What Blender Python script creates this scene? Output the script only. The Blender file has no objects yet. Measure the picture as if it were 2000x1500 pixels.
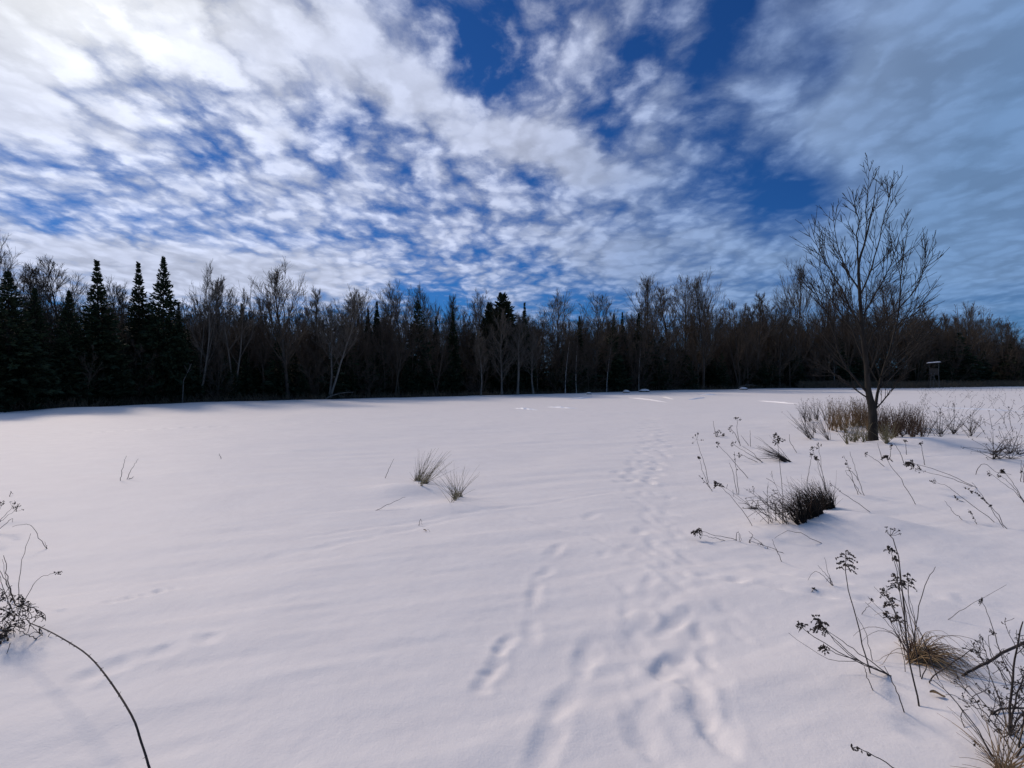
import bpy, math, random
import numpy as np
R = math.radians
rng = np.random.default_rng(7)
random.seed(7)
scene = bpy.context.scene
COL = scene.collection

# ------------------------------------------------------------------ camera
CAM_H, HY = 1.65, 735.0            # eye height above the snow, horizon row of the 2000x1500 frame
PITCH = math.atan((750.0 - HY) / 1000.0)
cam_d = bpy.data.cameras.new('camera'); cam = bpy.data.objects.new('camera', cam_d); COL.objects.link(cam)
cam_d.sensor_width = 36.0; cam_d.lens = 18.0
cam_d.clip_start = 0.05; cam_d.clip_end = 6000.0
cam.location = (0, 0, CAM_H); cam.rotation_euler = (R(90) - PITCH, 0, 0)
scene.camera = cam

# ------------------------------------------------------------------ sun, sky, exposure
SUN_AZ, SUN_EL = -44.0, 37.0       # degrees left of the view direction / above the horizon
SUN_DIR = np.array([math.sin(R(SUN_AZ)) * math.cos(R(SUN_EL)), math.cos(R(SUN_AZ)) * math.cos(R(SUN_EL)), math.sin(R(SUN_EL))])
SKY_STRENGTH = 0.05
sl = bpy.data.lights.new('sun', 'SUN'); sun = bpy.data.objects.new('sun', sl); COL.objects.link(sun)
sl.energy = 2.0; sl.angle = R(10.0); sl.color = (1.0, 0.83, 0.68)
sun.rotation_euler = (R(90 - SUN_EL), 0, R(180 - SUN_AZ)); sun.location = (-30, 40, 40)
scene.view_settings.view_transform = 'Standard'; scene.view_settings.look = 'None'
scene.view_settings.exposure = 0.0; scene.view_settings.gamma = 1.0
scene.view_settings.use_curve_mapping = False

world = bpy.data.worlds.new('World'); scene.world = world; world.use_nodes = True
NT = world.node_tree; NT.nodes.clear()
def wn(t, **kw):
    n = NT.nodes.new(t)
    for k, v in kw.items(): setattr(n, k, v)
    return n
def wl(a, b): NT.links.new(a, b)
def wmath(op, a, b=None, c=None, clamp=False):
    n = wn('ShaderNodeMath', operation=op, use_clamp=clamp)
    for i, v in enumerate((a, b, c)):
        if v is None: continue
        if isinstance(v, (int, float)): n.inputs[i].default_value = v
        else: wl(v, n.inputs[i])
    return n.outputs[0]
def wramp(fac, stops, interp='LINEAR'):
    n = wn('ShaderNodeValToRGB'); wl(fac, n.inputs[0]); cr = n.color_ramp; cr.interpolation = interp
    while len(cr.elements) < len(stops): cr.elements.new(0.5)
    for e, (p, c) in zip(cr.elements, stops): e.position = p; e.color = (*c, 1)
    return n.outputs[0]
CURV = 0.15
def px_dir(px, py):
    d = np.array([(px - 1000.0) / 1000.0, 1.0, (750.0 - py) / 1000.0])
    c, s = math.cos(PITCH), math.sin(PITCH)
    return np.array([d[0], d[1] * c + d[2] * s, d[2] * c - d[1] * s])
def sky_uv(px, py):
    d = px_dir(px, py); d = d / np.linalg.norm(d)
    return np.array([d[0], d[1]]) / (d[2] + CURV)
tc = wn('ShaderNodeTexCoord')
nrm = wn('ShaderNodeVectorMath', operation='NORMALIZE'); wl(tc.outputs['Generated'], nrm.inputs[0]); DIR = nrm.outputs[0]
sep = wn('ShaderNodeSeparateXYZ'); wl(DIR, sep.inputs[0])
zc = wmath('ADD', wmath('MAXIMUM', sep.outputs[2], 0.0), CURV)
cmb = wn('ShaderNodeCombineXYZ'); wl(wmath('DIVIDE', sep.outputs[0], zc), cmb.inputs[0]); wl(wmath('DIVIDE', sep.outputs[1], zc), cmb.inputs[1])
UV = cmb.outputs[0]                # position on the flat cloud layer overhead
def wnoise(vec, scale, detail=6, rough=0.55, dist=0.0, off=(0, 0, 0), scl=(1, 1, 1), rot=0.0):
    m = wn('ShaderNodeMapping'); wl(vec, m.inputs[0]); m.inputs['Location'].default_value = off
    m.inputs['Scale'].default_value = scl; m.inputs['Rotation'].default_value = (0, 0, rot)
    n = wn('ShaderNodeTexNoise'); wl(m.outputs[0], n.inputs['Vector'])
    n.inputs['Scale'].default_value = scale; n.inputs['Detail'].default_value = detail
    n.inputs['Roughness'].default_value = rough; n.inputs['Distortion'].default_value = dist
    return n
wp = wnoise(UV, 1.6, 3, 0.5, off=(3.1, 1.7, 0))
wsub = wn('ShaderNodeVectorMath', operation='SUBTRACT'); wl(wp.outputs['Color'], wsub.inputs[0]); wsub.inputs[1].default_value = (0.5, 0.5, 0.5)
wsc = wn('ShaderNodeVectorMath', operation='SCALE'); wl(wsub.outputs[0], wsc.inputs[0]); wsc.inputs['Scale'].default_value = 0.26
wad = wn('ShaderNodeVectorMath', operation='ADD'); wl(UV, wad.inputs[0]); wl(wsc.outputs[0], wad.inputs[1]); UVW = wad.outputs[0]
def blob(px, py, rx, ry, ang=0.0):
    c = sky_uv(px, py); ca, sa = math.cos(R(ang)), math.sin(R(ang))
    A = np.stack([sky_uv(px + rx * ca, py + rx * sa) - sky_uv(px - rx * ca, py - rx * sa),
                  sky_uv(px - ry * sa * .5, py + ry * ca * .5) - sky_uv(px + ry * sa * .5, py - ry * ca * .5)], 1)
    A[:, 0] *= 0.5
    U, S, _ = np.linalg.svd(A)
    m = wn('ShaderNodeMapping', vector_type='TEXTURE'); wl(UVW, m.inputs[0])
    m.inputs['Location'].default_value = (c[0], c[1], 0); m.inputs['Rotation'].default_value = (0, 0, math.atan2(U[1, 0], U[0, 0]))
    m.inputs['Scale'].default_value = (max(S[0], .02), max(S[1], .02), 1)
    g = wn('ShaderNodeTexGradient', gradient_type='QUADRATIC_SPHERE'); wl(m.outputs[0], g.inputs[0])
    return g.outputs['Fac']
BLOBS = [  
    (380, 320, 700, 260, 6, .16), (1900, 250, 420, 330, -10, .16),  # pixel centre, radii, tilt, amount (clouds +, clear gaps -)
    (-100, 20, 620, 420, 20, .55), (560, 60, 330, 150, 15, .30), (1060, 278, 330, 44, 23, .72), (800, 180, 200, 56, 24, .50), (1250, 110, 420, 190, 0, -.20), (1400, 300, 260, 120, 0, -.10),
    (1900, 100, 420, 130, -12, .42), (1860, 420, 330, 150, -15, .40), (1650, 240, 260, 60, -20, .25), (420, 530, 720, 52, 4, .58), (1250, 500, 420, 90, 3, .18), (1560, 570, 800, 90, 0, .20), (1800, 300, 320, 160, -12, .16), (1140, 140, 110, 130, 25, .20), (1320, 200, 110, 110, 30, .20),
    (900, 105, 210, 120, 10, -.55), (945, 195, 110, 60, 20, -.40), (390, 312, 100, 40, 8, -.30), (665, 262, 80, 50, 0, -.32), (70, 300, 230, 34, 10, -.34),
    (400, 470, 300, 40, 9, -.42), (1530, 378, 210, 70, -8, -.50), (1610, 120, 110, 90, 20, -.45), (1400, 115, 60, 110, 25, -.42),
    (1470, 10, 70, 60, 0, -.55), (1055, 352, 80, 32, 10, -.32), (850, 585, 150, 40, 6, -.45), (1110, 590, 200, 30, 0, -.22), (1215, 275, 80, 50, 10, -.32), (1300, 25, 50, 70, 10, -.30),
    (1890, 160, 200, 26, -16, -.45), (100, 440, 160, 26, 9, -.25), (1750, 165, 60, 60, 0, -.2),
]
cov = None
for (bx, by, brx, bry, ba, amt) in BLOBS:
    o = wmath('MULTIPLY', blob(bx, by, brx * 1.25, bry * 2.4, ba), amt if amt > 0 else amt * .82)
    cov = o if cov is None else wmath('ADD', cov, o)
nA = wnoise(UVW, 1.9, 6, 0.58, 0.0, off=(1.3, 4.2, 0)).outputs['Fac']          # large masses
# puffs: soft cells of a mackerel sky, their outlines frayed by finer noise
fr = wnoise(UV, 9.0, 5, 0.6, off=(2.1, 6.3, 1.0))
fsub = wn('ShaderNodeVectorMath', operation='SUBTRACT'); wl(fr.outputs['Color'], fsub.inputs[0]); fsub.inputs[1].default_value = (0.5, 0.5, 0.5)
fsc = wn('ShaderNodeVectorMath', operation='SCALE'); wl(fsub.outputs[0], fsc.inputs[0]); fsc.inputs['Scale'].default_value = 0.16
fad = wn('ShaderNodeVectorMath', operation='ADD'); wl(UVW, fad.inputs[0]); wl(fsc.outputs[0], fad.inputs[1])
def cells(scale, scl, rot, off):
    m = wn('ShaderNodeMapping'); wl(fad.outputs[0], m.inputs[0]); m.inputs['Scale'].default_value = scl; m.inputs['Rotation'].default_value = (0, 0, rot); m.inputs['Location'].default_value = off
    v = wn('ShaderNodeTexVoronoi', feature='SMOOTH_F1', voronoi_dimensions='2D'); wl(m.outputs[0], v.inputs['Vector']); v.inputs['Scale'].default_value = scale; v.inputs['Smoothness'].default_value = 0.55
    return v.outputs['Distance']
cl1 = cells(4.8, (1.18, 0.86, 1), R(8), (0, 0, 0)); cl2 = cells(12.5, (1.2, 0.8, 1), R(-6), (3, 1, 0))
SD = np.array([SUN_DIR[0], SUN_DIR[1]]) / math.hypot(SUN_DIR[0], SUN_DIR[1])
nB = wmath('SUBTRACT', 1.0, wmath('ADD', wmath('MULTIPLY', cl1, 0.55), wmath('MULTIPLY', cl2, 0.62)))
cl1o = cells(4.8, (1.18, 0.86, 1), R(8), (0.16 * SD[0], 0.16 * SD[1], 0)); cl2o = cells(12.5, (1.2, 0.8, 1), R(-6), (3 + .10 * SD[0], 1 + .10 * SD[1], 0))
relief = wmath('ADD', wmath('MULTIPLY', wmath('SUBTRACT', cl1o, cl1), 0.75), wmath('MULTIPLY', wmath('SUBTRACT', cl2o, cl2), 0.5))   # sunward side of each puff is brighter
nF = wnoise(UVW, 13.0, 8, 0.68, 0.0, off=(0, 3, 2.0), scl=(1.18, 0.82, 1), rot=R(5)).outputs['Fac']
veil = None                        # smooth sheet cloud: little small-scale structure
for vb in ((1900, 230, 560, 420, -10), (1750, 560, 800, 160, 0), (-100, 0, 520, 420, 20)):
    o = blob(vb[0], vb[1], vb[2] * 1.1, vb[3] * 2.2, vb[4]); veil = o if veil is None else wmath('ADD', veil, o)
calm = wmath('SUBTRACT', 1.0, wmath('MULTIPLY', wmath('MULTIPLY', veil, 1.5, clamp=True), 0.72))
hz = wn('ShaderNodeMapRange'); wl(sep.outputs[2], hz.inputs[0]); hz.inputs['From Min'].default_value = .05; hz.inputs['From Max'].default_value = .38; hz.inputs['To Min'].default_value = .7; hz.inputs['To Max'].default_value = 1.0
calm = wmath('MULTIPLY', calm, hz.outputs[0])
dens = wmath('ADD', wmath('MULTIPLY', wmath('SUBTRACT', nB, 0.52), 0.90), wmath('MULTIPLY', wmath('SUBTRACT', nF, 0.5), 0.85))
dens = wmath('ADD', wmath('MULTIPLY', dens, calm), wmath('MULTIPLY', wmath('SUBTRACT', nA, 0.5), 1.15))
dens = wmath('ADD', wmath('ADD', dens, wmath('MULTIPLY', cov, 1.5)), 0.01)
alpha_n = wn('ShaderNodeMapRange', interpolation_type='SMOOTHSTEP'); wl(dens, alpha_n.inputs[0])
alpha_n.inputs['From Min'].default_value = -0.38; alpha_n.inputs['From Max'].default_value = 0.52
alpha_n.inputs['To Max'].default_value = 0.95
alpha = alpha_n.outputs[0]
# light in the cloud: bright towards the veiled sun, bluer away from it; thick parts grey
dot = wn('ShaderNodeVectorMath', operation='DOT_PRODUCT'); wl(DIR, dot.inputs[0]); dot.inputs[1].default_value = tuple(SUN_DIR)
s01 = wmath('MULTIPLY_ADD', dot.outputs['Value'], 0.5, 0.5)
ccol = wramp(s01, [(0.0, (.13, .22, .38)), (0.62, (.165, .285, .50)), (0.78, (.25, .335, .53)), (0.88, (.47, .52, .68)), (0.955, (.56, .61, .77)), (0.982, (.70, .74, .87)), (0.995, (.92, .94, .98)), (1.0, (1.15, 1.13, 1.1))])
thick = wn('ShaderNodeMapRange', interpolation_type='SMOOTHSTEP'); wl(dens, thick.inputs[0])
thick.inputs['From Min'].default_value = 0.25; thick.inputs['From Max'].default_value = 0.95
thick.inputs['To Min'].default_value = 1.10; thick.inputs['To Max'].default_value = 0.97
det = wn('ShaderNodeMapRange'); wl(nB, det.inputs[0]); det.inputs['From Min'].default_value = .3; det.inputs['From Max'].default_value = .75
det.inputs['To Min'].default_value = .86; det.inputs['To Max'].default_value = 1.12
cstr = wmath('MULTIPLY', wmath('MULTIPLY', thick.outputs[0], det.outputs[0]), wmath('MULTIPLY_ADD', wmath('MULTIPLY', relief, calm), 0.30, 1.0))
sky = wn('ShaderNodeTexSky', sky_type='NISHITA'); sky.sun_disc = False
sky.sun_elevation = R(SUN_EL); sky.sun_rotation = R(SUN_AZ)
sky.altitude = 300; sky.air_density = 1.0; sky.dust_density = 0.2; sky.ozone_density = 2.0
hs = wn('ShaderNodeMix', data_type='RGBA', blend_type='MULTIPLY'); hs.inputs[0].default_value = 1.0; wl(sky.outputs[0], hs.inputs[6]); hs.inputs[7].default_value = (.17, .55, 1.18, 1)
bg_sky = wn('ShaderNodeBackground'); wl(hs.outputs[2], bg_sky.inputs[0]); bg_sky.inputs[1].default_value = SKY_STRENGTH
bg_cl = wn('ShaderNodeBackground'); wl(ccol, bg_cl.inputs[0]); wl(cstr, bg_cl.inputs[1])
mixs = wn('ShaderNodeMixShader'); wl(alpha, mixs.inputs[0]); wl(bg_sky.outputs[0], mixs.inputs[1]); wl(bg_cl.outputs[0], mixs.inputs[2])
wo = wn('ShaderNodeOutputWorld'); wl(mixs.outputs[0], wo.inputs[0])
world.cycles.sampling_method = 'MANUAL'; world.cycles.sample_map_resolution = 1024

scene.cycles.use_denoising = True
scene.cycles.max_bounces = 6; scene.cycles.diffuse_bounces = 4; scene.cycles.glossy_bounces = 2

# ------------------------------------------------------------------ helpers: materials
def material(name, c1, c2, scale=8.0, rough=0.85, bump=0.0, spec=0.3, stretch=(1, 1, 1), detail=5):
    m = bpy.data.materials.new(name); m.use_nodes = True; nt = m.node_tree
    b = nt.nodes['Principled BSDF']; b.inputs['Roughness'].default_value = rough; b.inputs['Specular IOR Level'].default_value = spec
    t = nt.nodes.new('ShaderNodeTexCoord'); mp = nt.nodes.new('ShaderNodeMapping'); nt.links.new(t.outputs['Object'], mp.inputs[0]); mp.inputs['Scale'].default_value = stretch
    n = nt.nodes.new('ShaderNodeTexNoise'); nt.links.new(mp.outputs[0], n.inputs['Vector']); n.inputs['Scale'].default_value = scale; n.inputs['Detail'].default_value = detail
    r = nt.nodes.new('ShaderNodeValToRGB'); nt.links.new(n.outputs['Fac'], r.inputs[0])
    r.color_ramp.elements[0].position = .3; r.color_ramp.elements[0].color = (*c1, 1)
    r.color_ramp.elements[1].position = .7; r.color_ramp.elements[1].color = (*c2, 1)
    nt.links.new(r.outputs[0], b.inputs['Base Color'])
    if bump:
        bp = nt.nodes.new('ShaderNodeBump'); bp.inputs['Strength'].default_value = bump; bp.inputs['Distance'].default_value = .02
        nt.links.new(n.outputs['Fac'], bp.inputs['Height']); nt.links.new(bp.outputs[0], b.inputs['Normal'])
    return m
M = {}
M['snow'] = material('snow', (.84, .80, .775), (.88, .84, .81), 3.0, 0.58, 0, .09)
sn = M['snow'].node_tree
def snow_bump():
    b = sn.nodes['Principled BSDF']
    b.inputs['Subsurface Weight'].default_value = 0.0
    t = sn.nodes.new('ShaderNodeTexCoord')
    n1 = sn.nodes.new('ShaderNodeTexNoise'); n1.inputs['Scale'].default_value = 90; n1.inputs['Detail'].default_value = 4
    n2 = sn.nodes.new('ShaderNodeTexNoise'); n2.inputs['Scale'].default_value = 9; n2.inputs['Detail'].default_value = 5
    ad = sn.nodes.new('ShaderNodeMath'); ad.operation = 'MULTIPLY_ADD'; ad.inputs[1].default_value = 0.22
    sn.links.new(t.outputs['Object'], n1.inputs['Vector']); sn.links.new(t.outputs['Object'], n2.inputs['Vector'])
    sn.links.new(n1.outputs['Fac'], ad.inputs[0]); sn.links.new(n2.outputs['Fac'], ad.inputs[2])
    bp = sn.nodes.new('ShaderNodeBump'); bp.inputs['Strength'].default_value = 0.5; bp.inputs['Distance'].default_value = 0.014
    sn.links.new(ad.outputs[0], bp.inputs['Height']); sn.links.new(bp.outputs[0], b.inputs['Normal'])
snow_bump()
M['crust'] = material('glint_painted_crust', (.93, .93, .94), (.96, .96, .97), 6, .4)  # sun glint on the ridges put into the colour as whiter snow
M['bark'] = material('grey_brown_bark', (.04, .033, .026), (.09, .075, .06), 6, .9, .3, .2, (1, 1, .3))
M['twig'] = material('twig_bark', (.052, .040, .029), (.11, .086, .063), 3, .85)
M['darkbark'] = material('dark_bark', (.016, .014, .012), (.045, .039, .033), 9, .9, .4, .2, (1, 1, .3))
M['pale'] = material('pale_bark', (.11, .098, .083), (.21, .188, .16), 5, .8, .1, .2, (1, 1, .25))
M['paletwig'] = material('pale_twig_bark', (.085, .072, .056), (.17, .146, .118), 3, .85)
M['birch'] = material('birch_bark', (.20, .18, .16), (.55, .52, .48), 7, .7, .1, .2, (.6, .6, 2.5))
M['needle'] = material('spruce_needles', (.011, .020, .010), (.030, .048, .022), 2.0, .75, 0, .2)
M['cedar'] = material('cedar_foliage', (.012, .019, .008), (.028, .038, .016), 2.0, .75, 0, .2)
M['floor_shade'] = material('painted_floor_shade', (.014, .011, .008), (.035, .027, .02), 1.5, .95)  # dark brown colour standing in for shade on the woodland snow
M['brush'] = material('dry_brush', (.06, .046, .03), (.20, .155, .10), 2.5, .9)
M['tan'] = material('tan_grass', (.20, .13, .065), (.42, .29, .155), 5, .8)
M['straw'] = material('straw_grass', (.14, .12, .065), (.30, .26, .14), 9, .8)
M['rust'] = material('rusty_weeds', (.055, .032, .020), (.13, .08, .05), 4, .85)
M['stem'] = material('dead_stem', (.030, .024, .022), (.075, .058, .048), 14, .85)
M['stemp'] = material('grey_dead_stem', (.10, .085, .075), (.20, .17, .14), 14, .85)
M['head'] = material('dry_seed_head', (.022, .018, .016), (.065, .05, .04), 40, .95)
M['black'] = material('dark_sedge', (.010, .008, .006), (.030, .024, .016), 8, .9)
M['wood'] = material('weathered_wood', (.05, .042, .034), (.10, .085, .07), 5, .9, .2, .2, (1, 1, 6))
M['greypost'] = material('grey_weathered_post', (.09, .085, .075), (.16, .15, .135), 5, .9)

# ------------------------------------------------------------------ helpers: geometry
class Geo:
    def __init__(s): s.v = []; s.q = []; s.t = []; s.n = 0
    def add(s, v, q=None, t=None):
        v = np.asarray(v, float).reshape(-1, 3)
        if q is not None and len(q): s.q.append(np.asarray(q, np.int64) + s.n)
        if t is not None and len(t): s.t.append(np.asarray(t, np.int64) + s.n)
        s.v.append(v); s.n += len(v)
    def merge(s, g, scale=1.0, rotz=0.0, loc=(0, 0, 0)):
        v = np.concatenate(g.v); c, n = math.cos(rotz), math.sin(rotz)
        sc = np.broadcast_to(np.asarray(scale, float), (3,))
        w = v * sc; w = np.stack([w[:, 0] * c - w[:, 1] * n, w[:, 0] * n + w[:, 1] * c, w[:, 2]], 1) + np.asarray(loc)
        s.add(w, np.concatenate(g.q) if g.q else None, np.concatenate(g.t) if g.t else None)
    def tris(s): return sum(len(a) for a in s.q) * 2 + sum(len(a) for a in s.t)
def mesh_of(name, g, mat, origin=(0, 0, 0), smooth=True):
    me = bpy.data.meshes.new(name)
    v = np.concatenate(g.v) - np.asarray(origin, float)
    q = np.concatenate(g.q) if g.q else np.zeros((0, 4), np.int64); t = np.concatenate(g.t) if g.t else np.zeros((0, 3), np.int64)
    me.vertices.add(len(v)); me.vertices.foreach_set('co', v.astype(np.float32).ravel())
    nl = q.size + t.size; me.loops.add(nl); me.loops.foreach_set('vertex_index', np.concatenate([q.ravel(), t.ravel()]).astype(np.int32))
    npoly = len(q) + len(t); me.polygons.add(npoly)
    st = np.concatenate([np.arange(len(q)) * 4, q.size + np.arange(len(t)) * 3]).astype(np.int32)
    me.polygons.foreach_set('loop_start', st)
    me.polygons.foreach_set('use_smooth', np.full(npoly, smooth))
    me.update(calc_edges=True); me.validate()
    me.materials.append(M[mat] if isinstance(mat, str) else mat)
    return me
def obj(name, g, mat, parent=None, smooth=True):
    o0 = np.array(parent['_o']) if parent is not None and '_o' in parent else np.zeros(3)
    me = mesh_of(name, g, mat, o0, smooth) if isinstance(g, Geo) else g
    o = bpy.data.objects.new(name, me); COL.objects.link(o)
    if parent is not None: o.parent = parent
    if parent is not None and '_o' in parent: o['_o'] = list(map(float, o0))
    return o
def tag(o, label=None, cat=None, group=None, kind=None):
    if label: o['label'] = label
    if cat: o['category'] = cat
    if group: o['group'] = group
    if kind: o['kind'] = kind
    return o
def thing(name, label, cat, loc, group=None):
    o = bpy.data.objects.new(name, None); COL.objects.link(o); o.location = tuple(map(float, loc)); o.empty_display_size = .1
    o['_o'] = list(map(float, loc))
    return tag(o, label, cat, group)
def unit(a): return a / np.maximum(np.linalg.norm(a, axis=-1, keepdims=True), 1e-9)
def tubes(g, P, Rd, S=3):
    """P (M,K,3) centre lines, Rd (M,K) radii -> S-sided tubes."""
    P = np.asarray(P, float); Rd = np.asarray(Rd, float); Mn, K, _ = P.shape
    T = np.empty_like(P); T[:, 1:-1] = P[:, 2:] - P[:, :-2]; T[:, 0] = P[:, 1] - P[:, 0]; T[:, -1] = P[:, -1] - P[:, -2]; T = unit(T)
    ref = np.where((np.abs(T.mean(1)[:, 2]) > .8)[:, None], np.array([1., 0, 0]), np.array([0, 0, 1.]))[:, None, :]
    A = unit(np.cross(T, np.broadcast_to(ref, T.shape))); B = np.cross(T, A)
    an = np.arange(S) * 2 * math.pi / S
    V = P[:, :, None, :] + Rd[:, :, None, None] * (A[:, :, None, :] * np.cos(an)[None, None, :, None] + B[:, :, None, :] * np.sin(an)[None, None, :, None])
    idx = np.arange(Mn * K * S).reshape(Mn, K, S); nx = np.roll(idx, -1, 2)
    Q = np.stack([idx[:, :-1], nx[:, :-1], nx[:, 1:], idx[:, 1:]], -1).reshape(-1, 4)
    g.add(V.reshape(-1, 3), Q)
def walk(rg, P0, D, L, K, up=0.0, wob=0.1, upv=(0, 0, 1)):
    """vectorised growth: M branches of K steps, bending towards upv."""
    P0 = np.asarray(P0, float); D = unit(np.asarray(D, float)); L = np.asarray(L, float); upv = np.asarray(upv, float)
    P = [P0]
    for k in range(K):
        D = unit(D + up * upv + wob * rg.normal(size=D.shape)); P.append(P[-1] + D * (L / K)[:, None])
    return np.stack(P, 1)
def children(rg, P, Rd, n, t0, t1, a0, a1, l0, l1, Lpar, taper=.5):
    """n children on each parent polyline: start points, directions, lengths, radii."""
    Mn, K, _ = P.shape; t = rg.uniform(t0, t1, (Mn, n)); f = t * (K - 1); i = np.minimum(f.astype(int), K - 2); w = (f - i)[..., None]
    mi = np.arange(Mn)[:, None]; p = P[mi, i] * (1 - w) + P[mi, i + 1] * w; d = unit(P[mi, i + 1] - P[mi, i])
    r = Rd[mi, i] * (1 - w[..., 0]) + Rd[mi, i + 1] * w[..., 0]
    rv = rg.normal(size=d.shape); perp = unit(rv - (rv * d).sum(-1, keepdims=True) * d); a = np.radians(rg.uniform(a0, a1, (Mn, n)))[..., None]
    D = d * np.cos(a) + perp * np.sin(a); L = Lpar[:, None] * rg.uniform(l0, l1, (Mn, n)) * (1.15 - taper * t)
    return p.reshape(-1, 3), D.reshape(-1, 3), L.ravel(), r.ravel()
def octas(g, C, r, st=None):
    """small octahedral lumps at points C (N,3), radii r, stretched along st (N,3)."""
    C = np.asarray(C, float); N = len(C)
    if N == 0: return
    r = np.broadcast_to(np.asarray(r, float), (N,))
    base = np.array([[1, 0, 0], [-1, 0, 0], [0, 1, 0], [0, -1, 0], [0, 0, 1], [0, 0, -1.]])
    V = C[:, None, :] + base[None] * r[:, None, None] * (0.7 + .6 * rng.random((N, 6, 1)))
    if st is not None:
        st = unit(st); V = V + st[:, None, :] * (((V - C[:, None]) * st[:, None, :]).sum(-1, keepdims=True)) * 1.3
    F = np.array([[0, 2, 4], [2, 1, 4], [1, 3, 4], [3, 0, 4], [2, 0, 5], [1, 2, 5], [3, 1, 5], [0, 3, 5]])
    g.add(V.reshape(-1, 3), None, (F[None] + (np.arange(N) * 6)[:, None, None]).reshape(-1, 3))
def box(g, c, s, rot=None):
    c = np.asarray(c, float); h = np.asarray(s, float) / 2
    v = np.array([[x, y, z] for x in (-1, 1) for y in (-1, 1) for z in (-1, 1)], float) * h
    if rot is not None: v = v @ np.asarray(rot).T
    g.add(v + c, [[0, 1, 3, 2], [4, 6, 7, 5], [0, 4, 5, 1], [2, 3, 7, 6], [0, 2, 6, 4], [1, 5, 7, 3]])

# ------------------------------------------------------------------ terrain
def flat(px, py): 
    d = px_dir(px, py); t = CAM_H / -d[2]; return d[0] * t, d[1] * t
def vnoise(x, y, f, seed):
    """smooth value noise, vectorised."""
    x = x * f + seed * 17.3; y = y * f + seed * 9.7; xi = np.floor(x).astype(np.int64); yi = np.floor(y).astype(np.int64); u = x - xi; v = y - yi
    u = u * u * (3 - 2 * u); v = v * v * (3 - 2 * v)
    def hsh(a, b):
        n = (a * 374761393 + b * 668265263 + seed * 362437) & 0x7fffffff; n = ((n ^ (n >> 13)) * 1274126177) & 0x7fffffff
        return ((n ^ (n >> 16)) & 0xffff) / 65535.0
    return (hsh(xi, yi) * (1 - u) + hsh(xi + 1, yi) * u) * (1 - v) + (hsh(xi, yi + 1) * (1 - u) + hsh(xi + 1, yi + 1) * u) * v - .5
MOUNDS = []   # x, y, rx, ry, rotation, height
def mound(px, py, rx, ry, h, rot=0.0):
    x, y = flat(px, py); MOUNDS.append((x, y, rx, ry, R(rot), h))
mound(1690, 1030, .75, .38, .16, -25); mound(1760, 1060, 1.1, .35, .06, -25)            # drift behind the dark sedge
mound(1540, 1045, .55, .35, .06)
mound(1830, 872, 1.6, .55, .24, -8); mound(1640, 880, 1.7, .6, .09); mound(1950, 900, 1.6, .5, .12, -10)
mound(800, 958, .55, .35, .11, 0); mound(880, 990, .45, .30, .06)                           # drifts at the tussocks
mound(60, 1230, .5, .4, .06); mound(1800, 1320, .5, .35, .05); mound(1950, 1430, .35, .3, .05)
mound(1250, 1200, 1.3, 2.2, -.035); mound(1700, 1180, 1.4, .5, .07, -20)
mound(1640, 830, 3.2, 1.5, .10); mound(1850, 830, 4.0, 1.6, .12)
mound(930, 778, 2.2, 2.0, .12); mound(220, 800, 4.0, 1.5, .12)
rp0 = np.random.default_rng(3)
PRINTS = []   # x, y, length, width, angle, depth
def prnt(px, py, ln=.27, wd=.13, ang=90., dp=.05):
    x, y = flat(px, py); PRINTS.append((x, y, ln, wd, R(ang), dp))
for (px, py, an, k) in [(1375, 1400, 100, 1.25), (1350, 1325, 105, 1.1), (1300, 1290, 60, 1.0), (1135, 1290, 80, 1.0), (1105, 1365, 60, 1.1), (1075, 1440, 75, 1.2), (960, 1310, 65, .55),
        (985, 1258, 65, .5), (1036, 1225, 80, .8), (1044, 1155, 75, 1.1), (1062, 1115, 60, .8), (1088, 1073, 65, 1.0), (1151, 1262, 80, .9), (1295, 1222, 45, 1.1), (1325, 1200, 50, .8),
        (1316, 1285, 40, 1.0), (1323, 1143, 100, .9), (1355, 1195, 100, .6), (1281, 1111, 110, .95), (1281, 1070, 100, .9), (1300, 1082, 110, .6), (1250, 1040, 60, .8), (1263, 1015, 90, .95), (1268, 995, 95, .8),
        (1155, 1008, 60, .9), (1335, 1100, 100, .6), (1225, 958, 95, .8), (1240, 975, 110, .8), (1256, 985, 110, .7), (1204, 943, 80, .7), (1222, 930, 80, .6), (1300, 1000, 90, .7), (1310, 1030, 95, .6), (1303, 985, 90, .5),
        (1420, 1190, 110, .7), (1440, 1230, 110, .6), (1180, 1080, 60, .6)]:
    prnt(px, py, .30 * k * rp0.uniform(.85, 1.2), .115 * k ** .5 * rp0.uniform(.8, 1.25), an + rp0.normal() * 8, .0130 * min(k, 1.0))
rp = np.random.default_rng(11)
py_ = 940.0
while py_ > 778:                                        # the trodden trail running away to the wood
    c = 1262 + 12 * math.sin(py_ / 26.0) + (940 - py_) * .03; wpx = (py_ - HY) * .17
    for s in (-1, -.3, .4, 1): prnt(c + s * wpx + rp.normal() * wpx * .25, py_ + rp.normal() * 1.5, .30, .16, 80 + rp.normal() * 25, .018)
    py_ -= max(1.6, (py_ - HY) * .045)
for t in np.linspace(0, 1, 46):                          # the same trail close by: many half-drifted steps
    py = 1470 - 530 * t ** .8; c = 1345 - 78 * t ** .7 + 14 * math.sin(t * 9); wpx = (py - HY) * .085
    for s_ in (-1, 1): prnt(c + s_ * wpx + rp.normal() * wpx * .5, py + rp.normal() * 8, .24, .10, 92 + rp.normal() * 22, .008 * rp.uniform(.4, 1.2))
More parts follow.
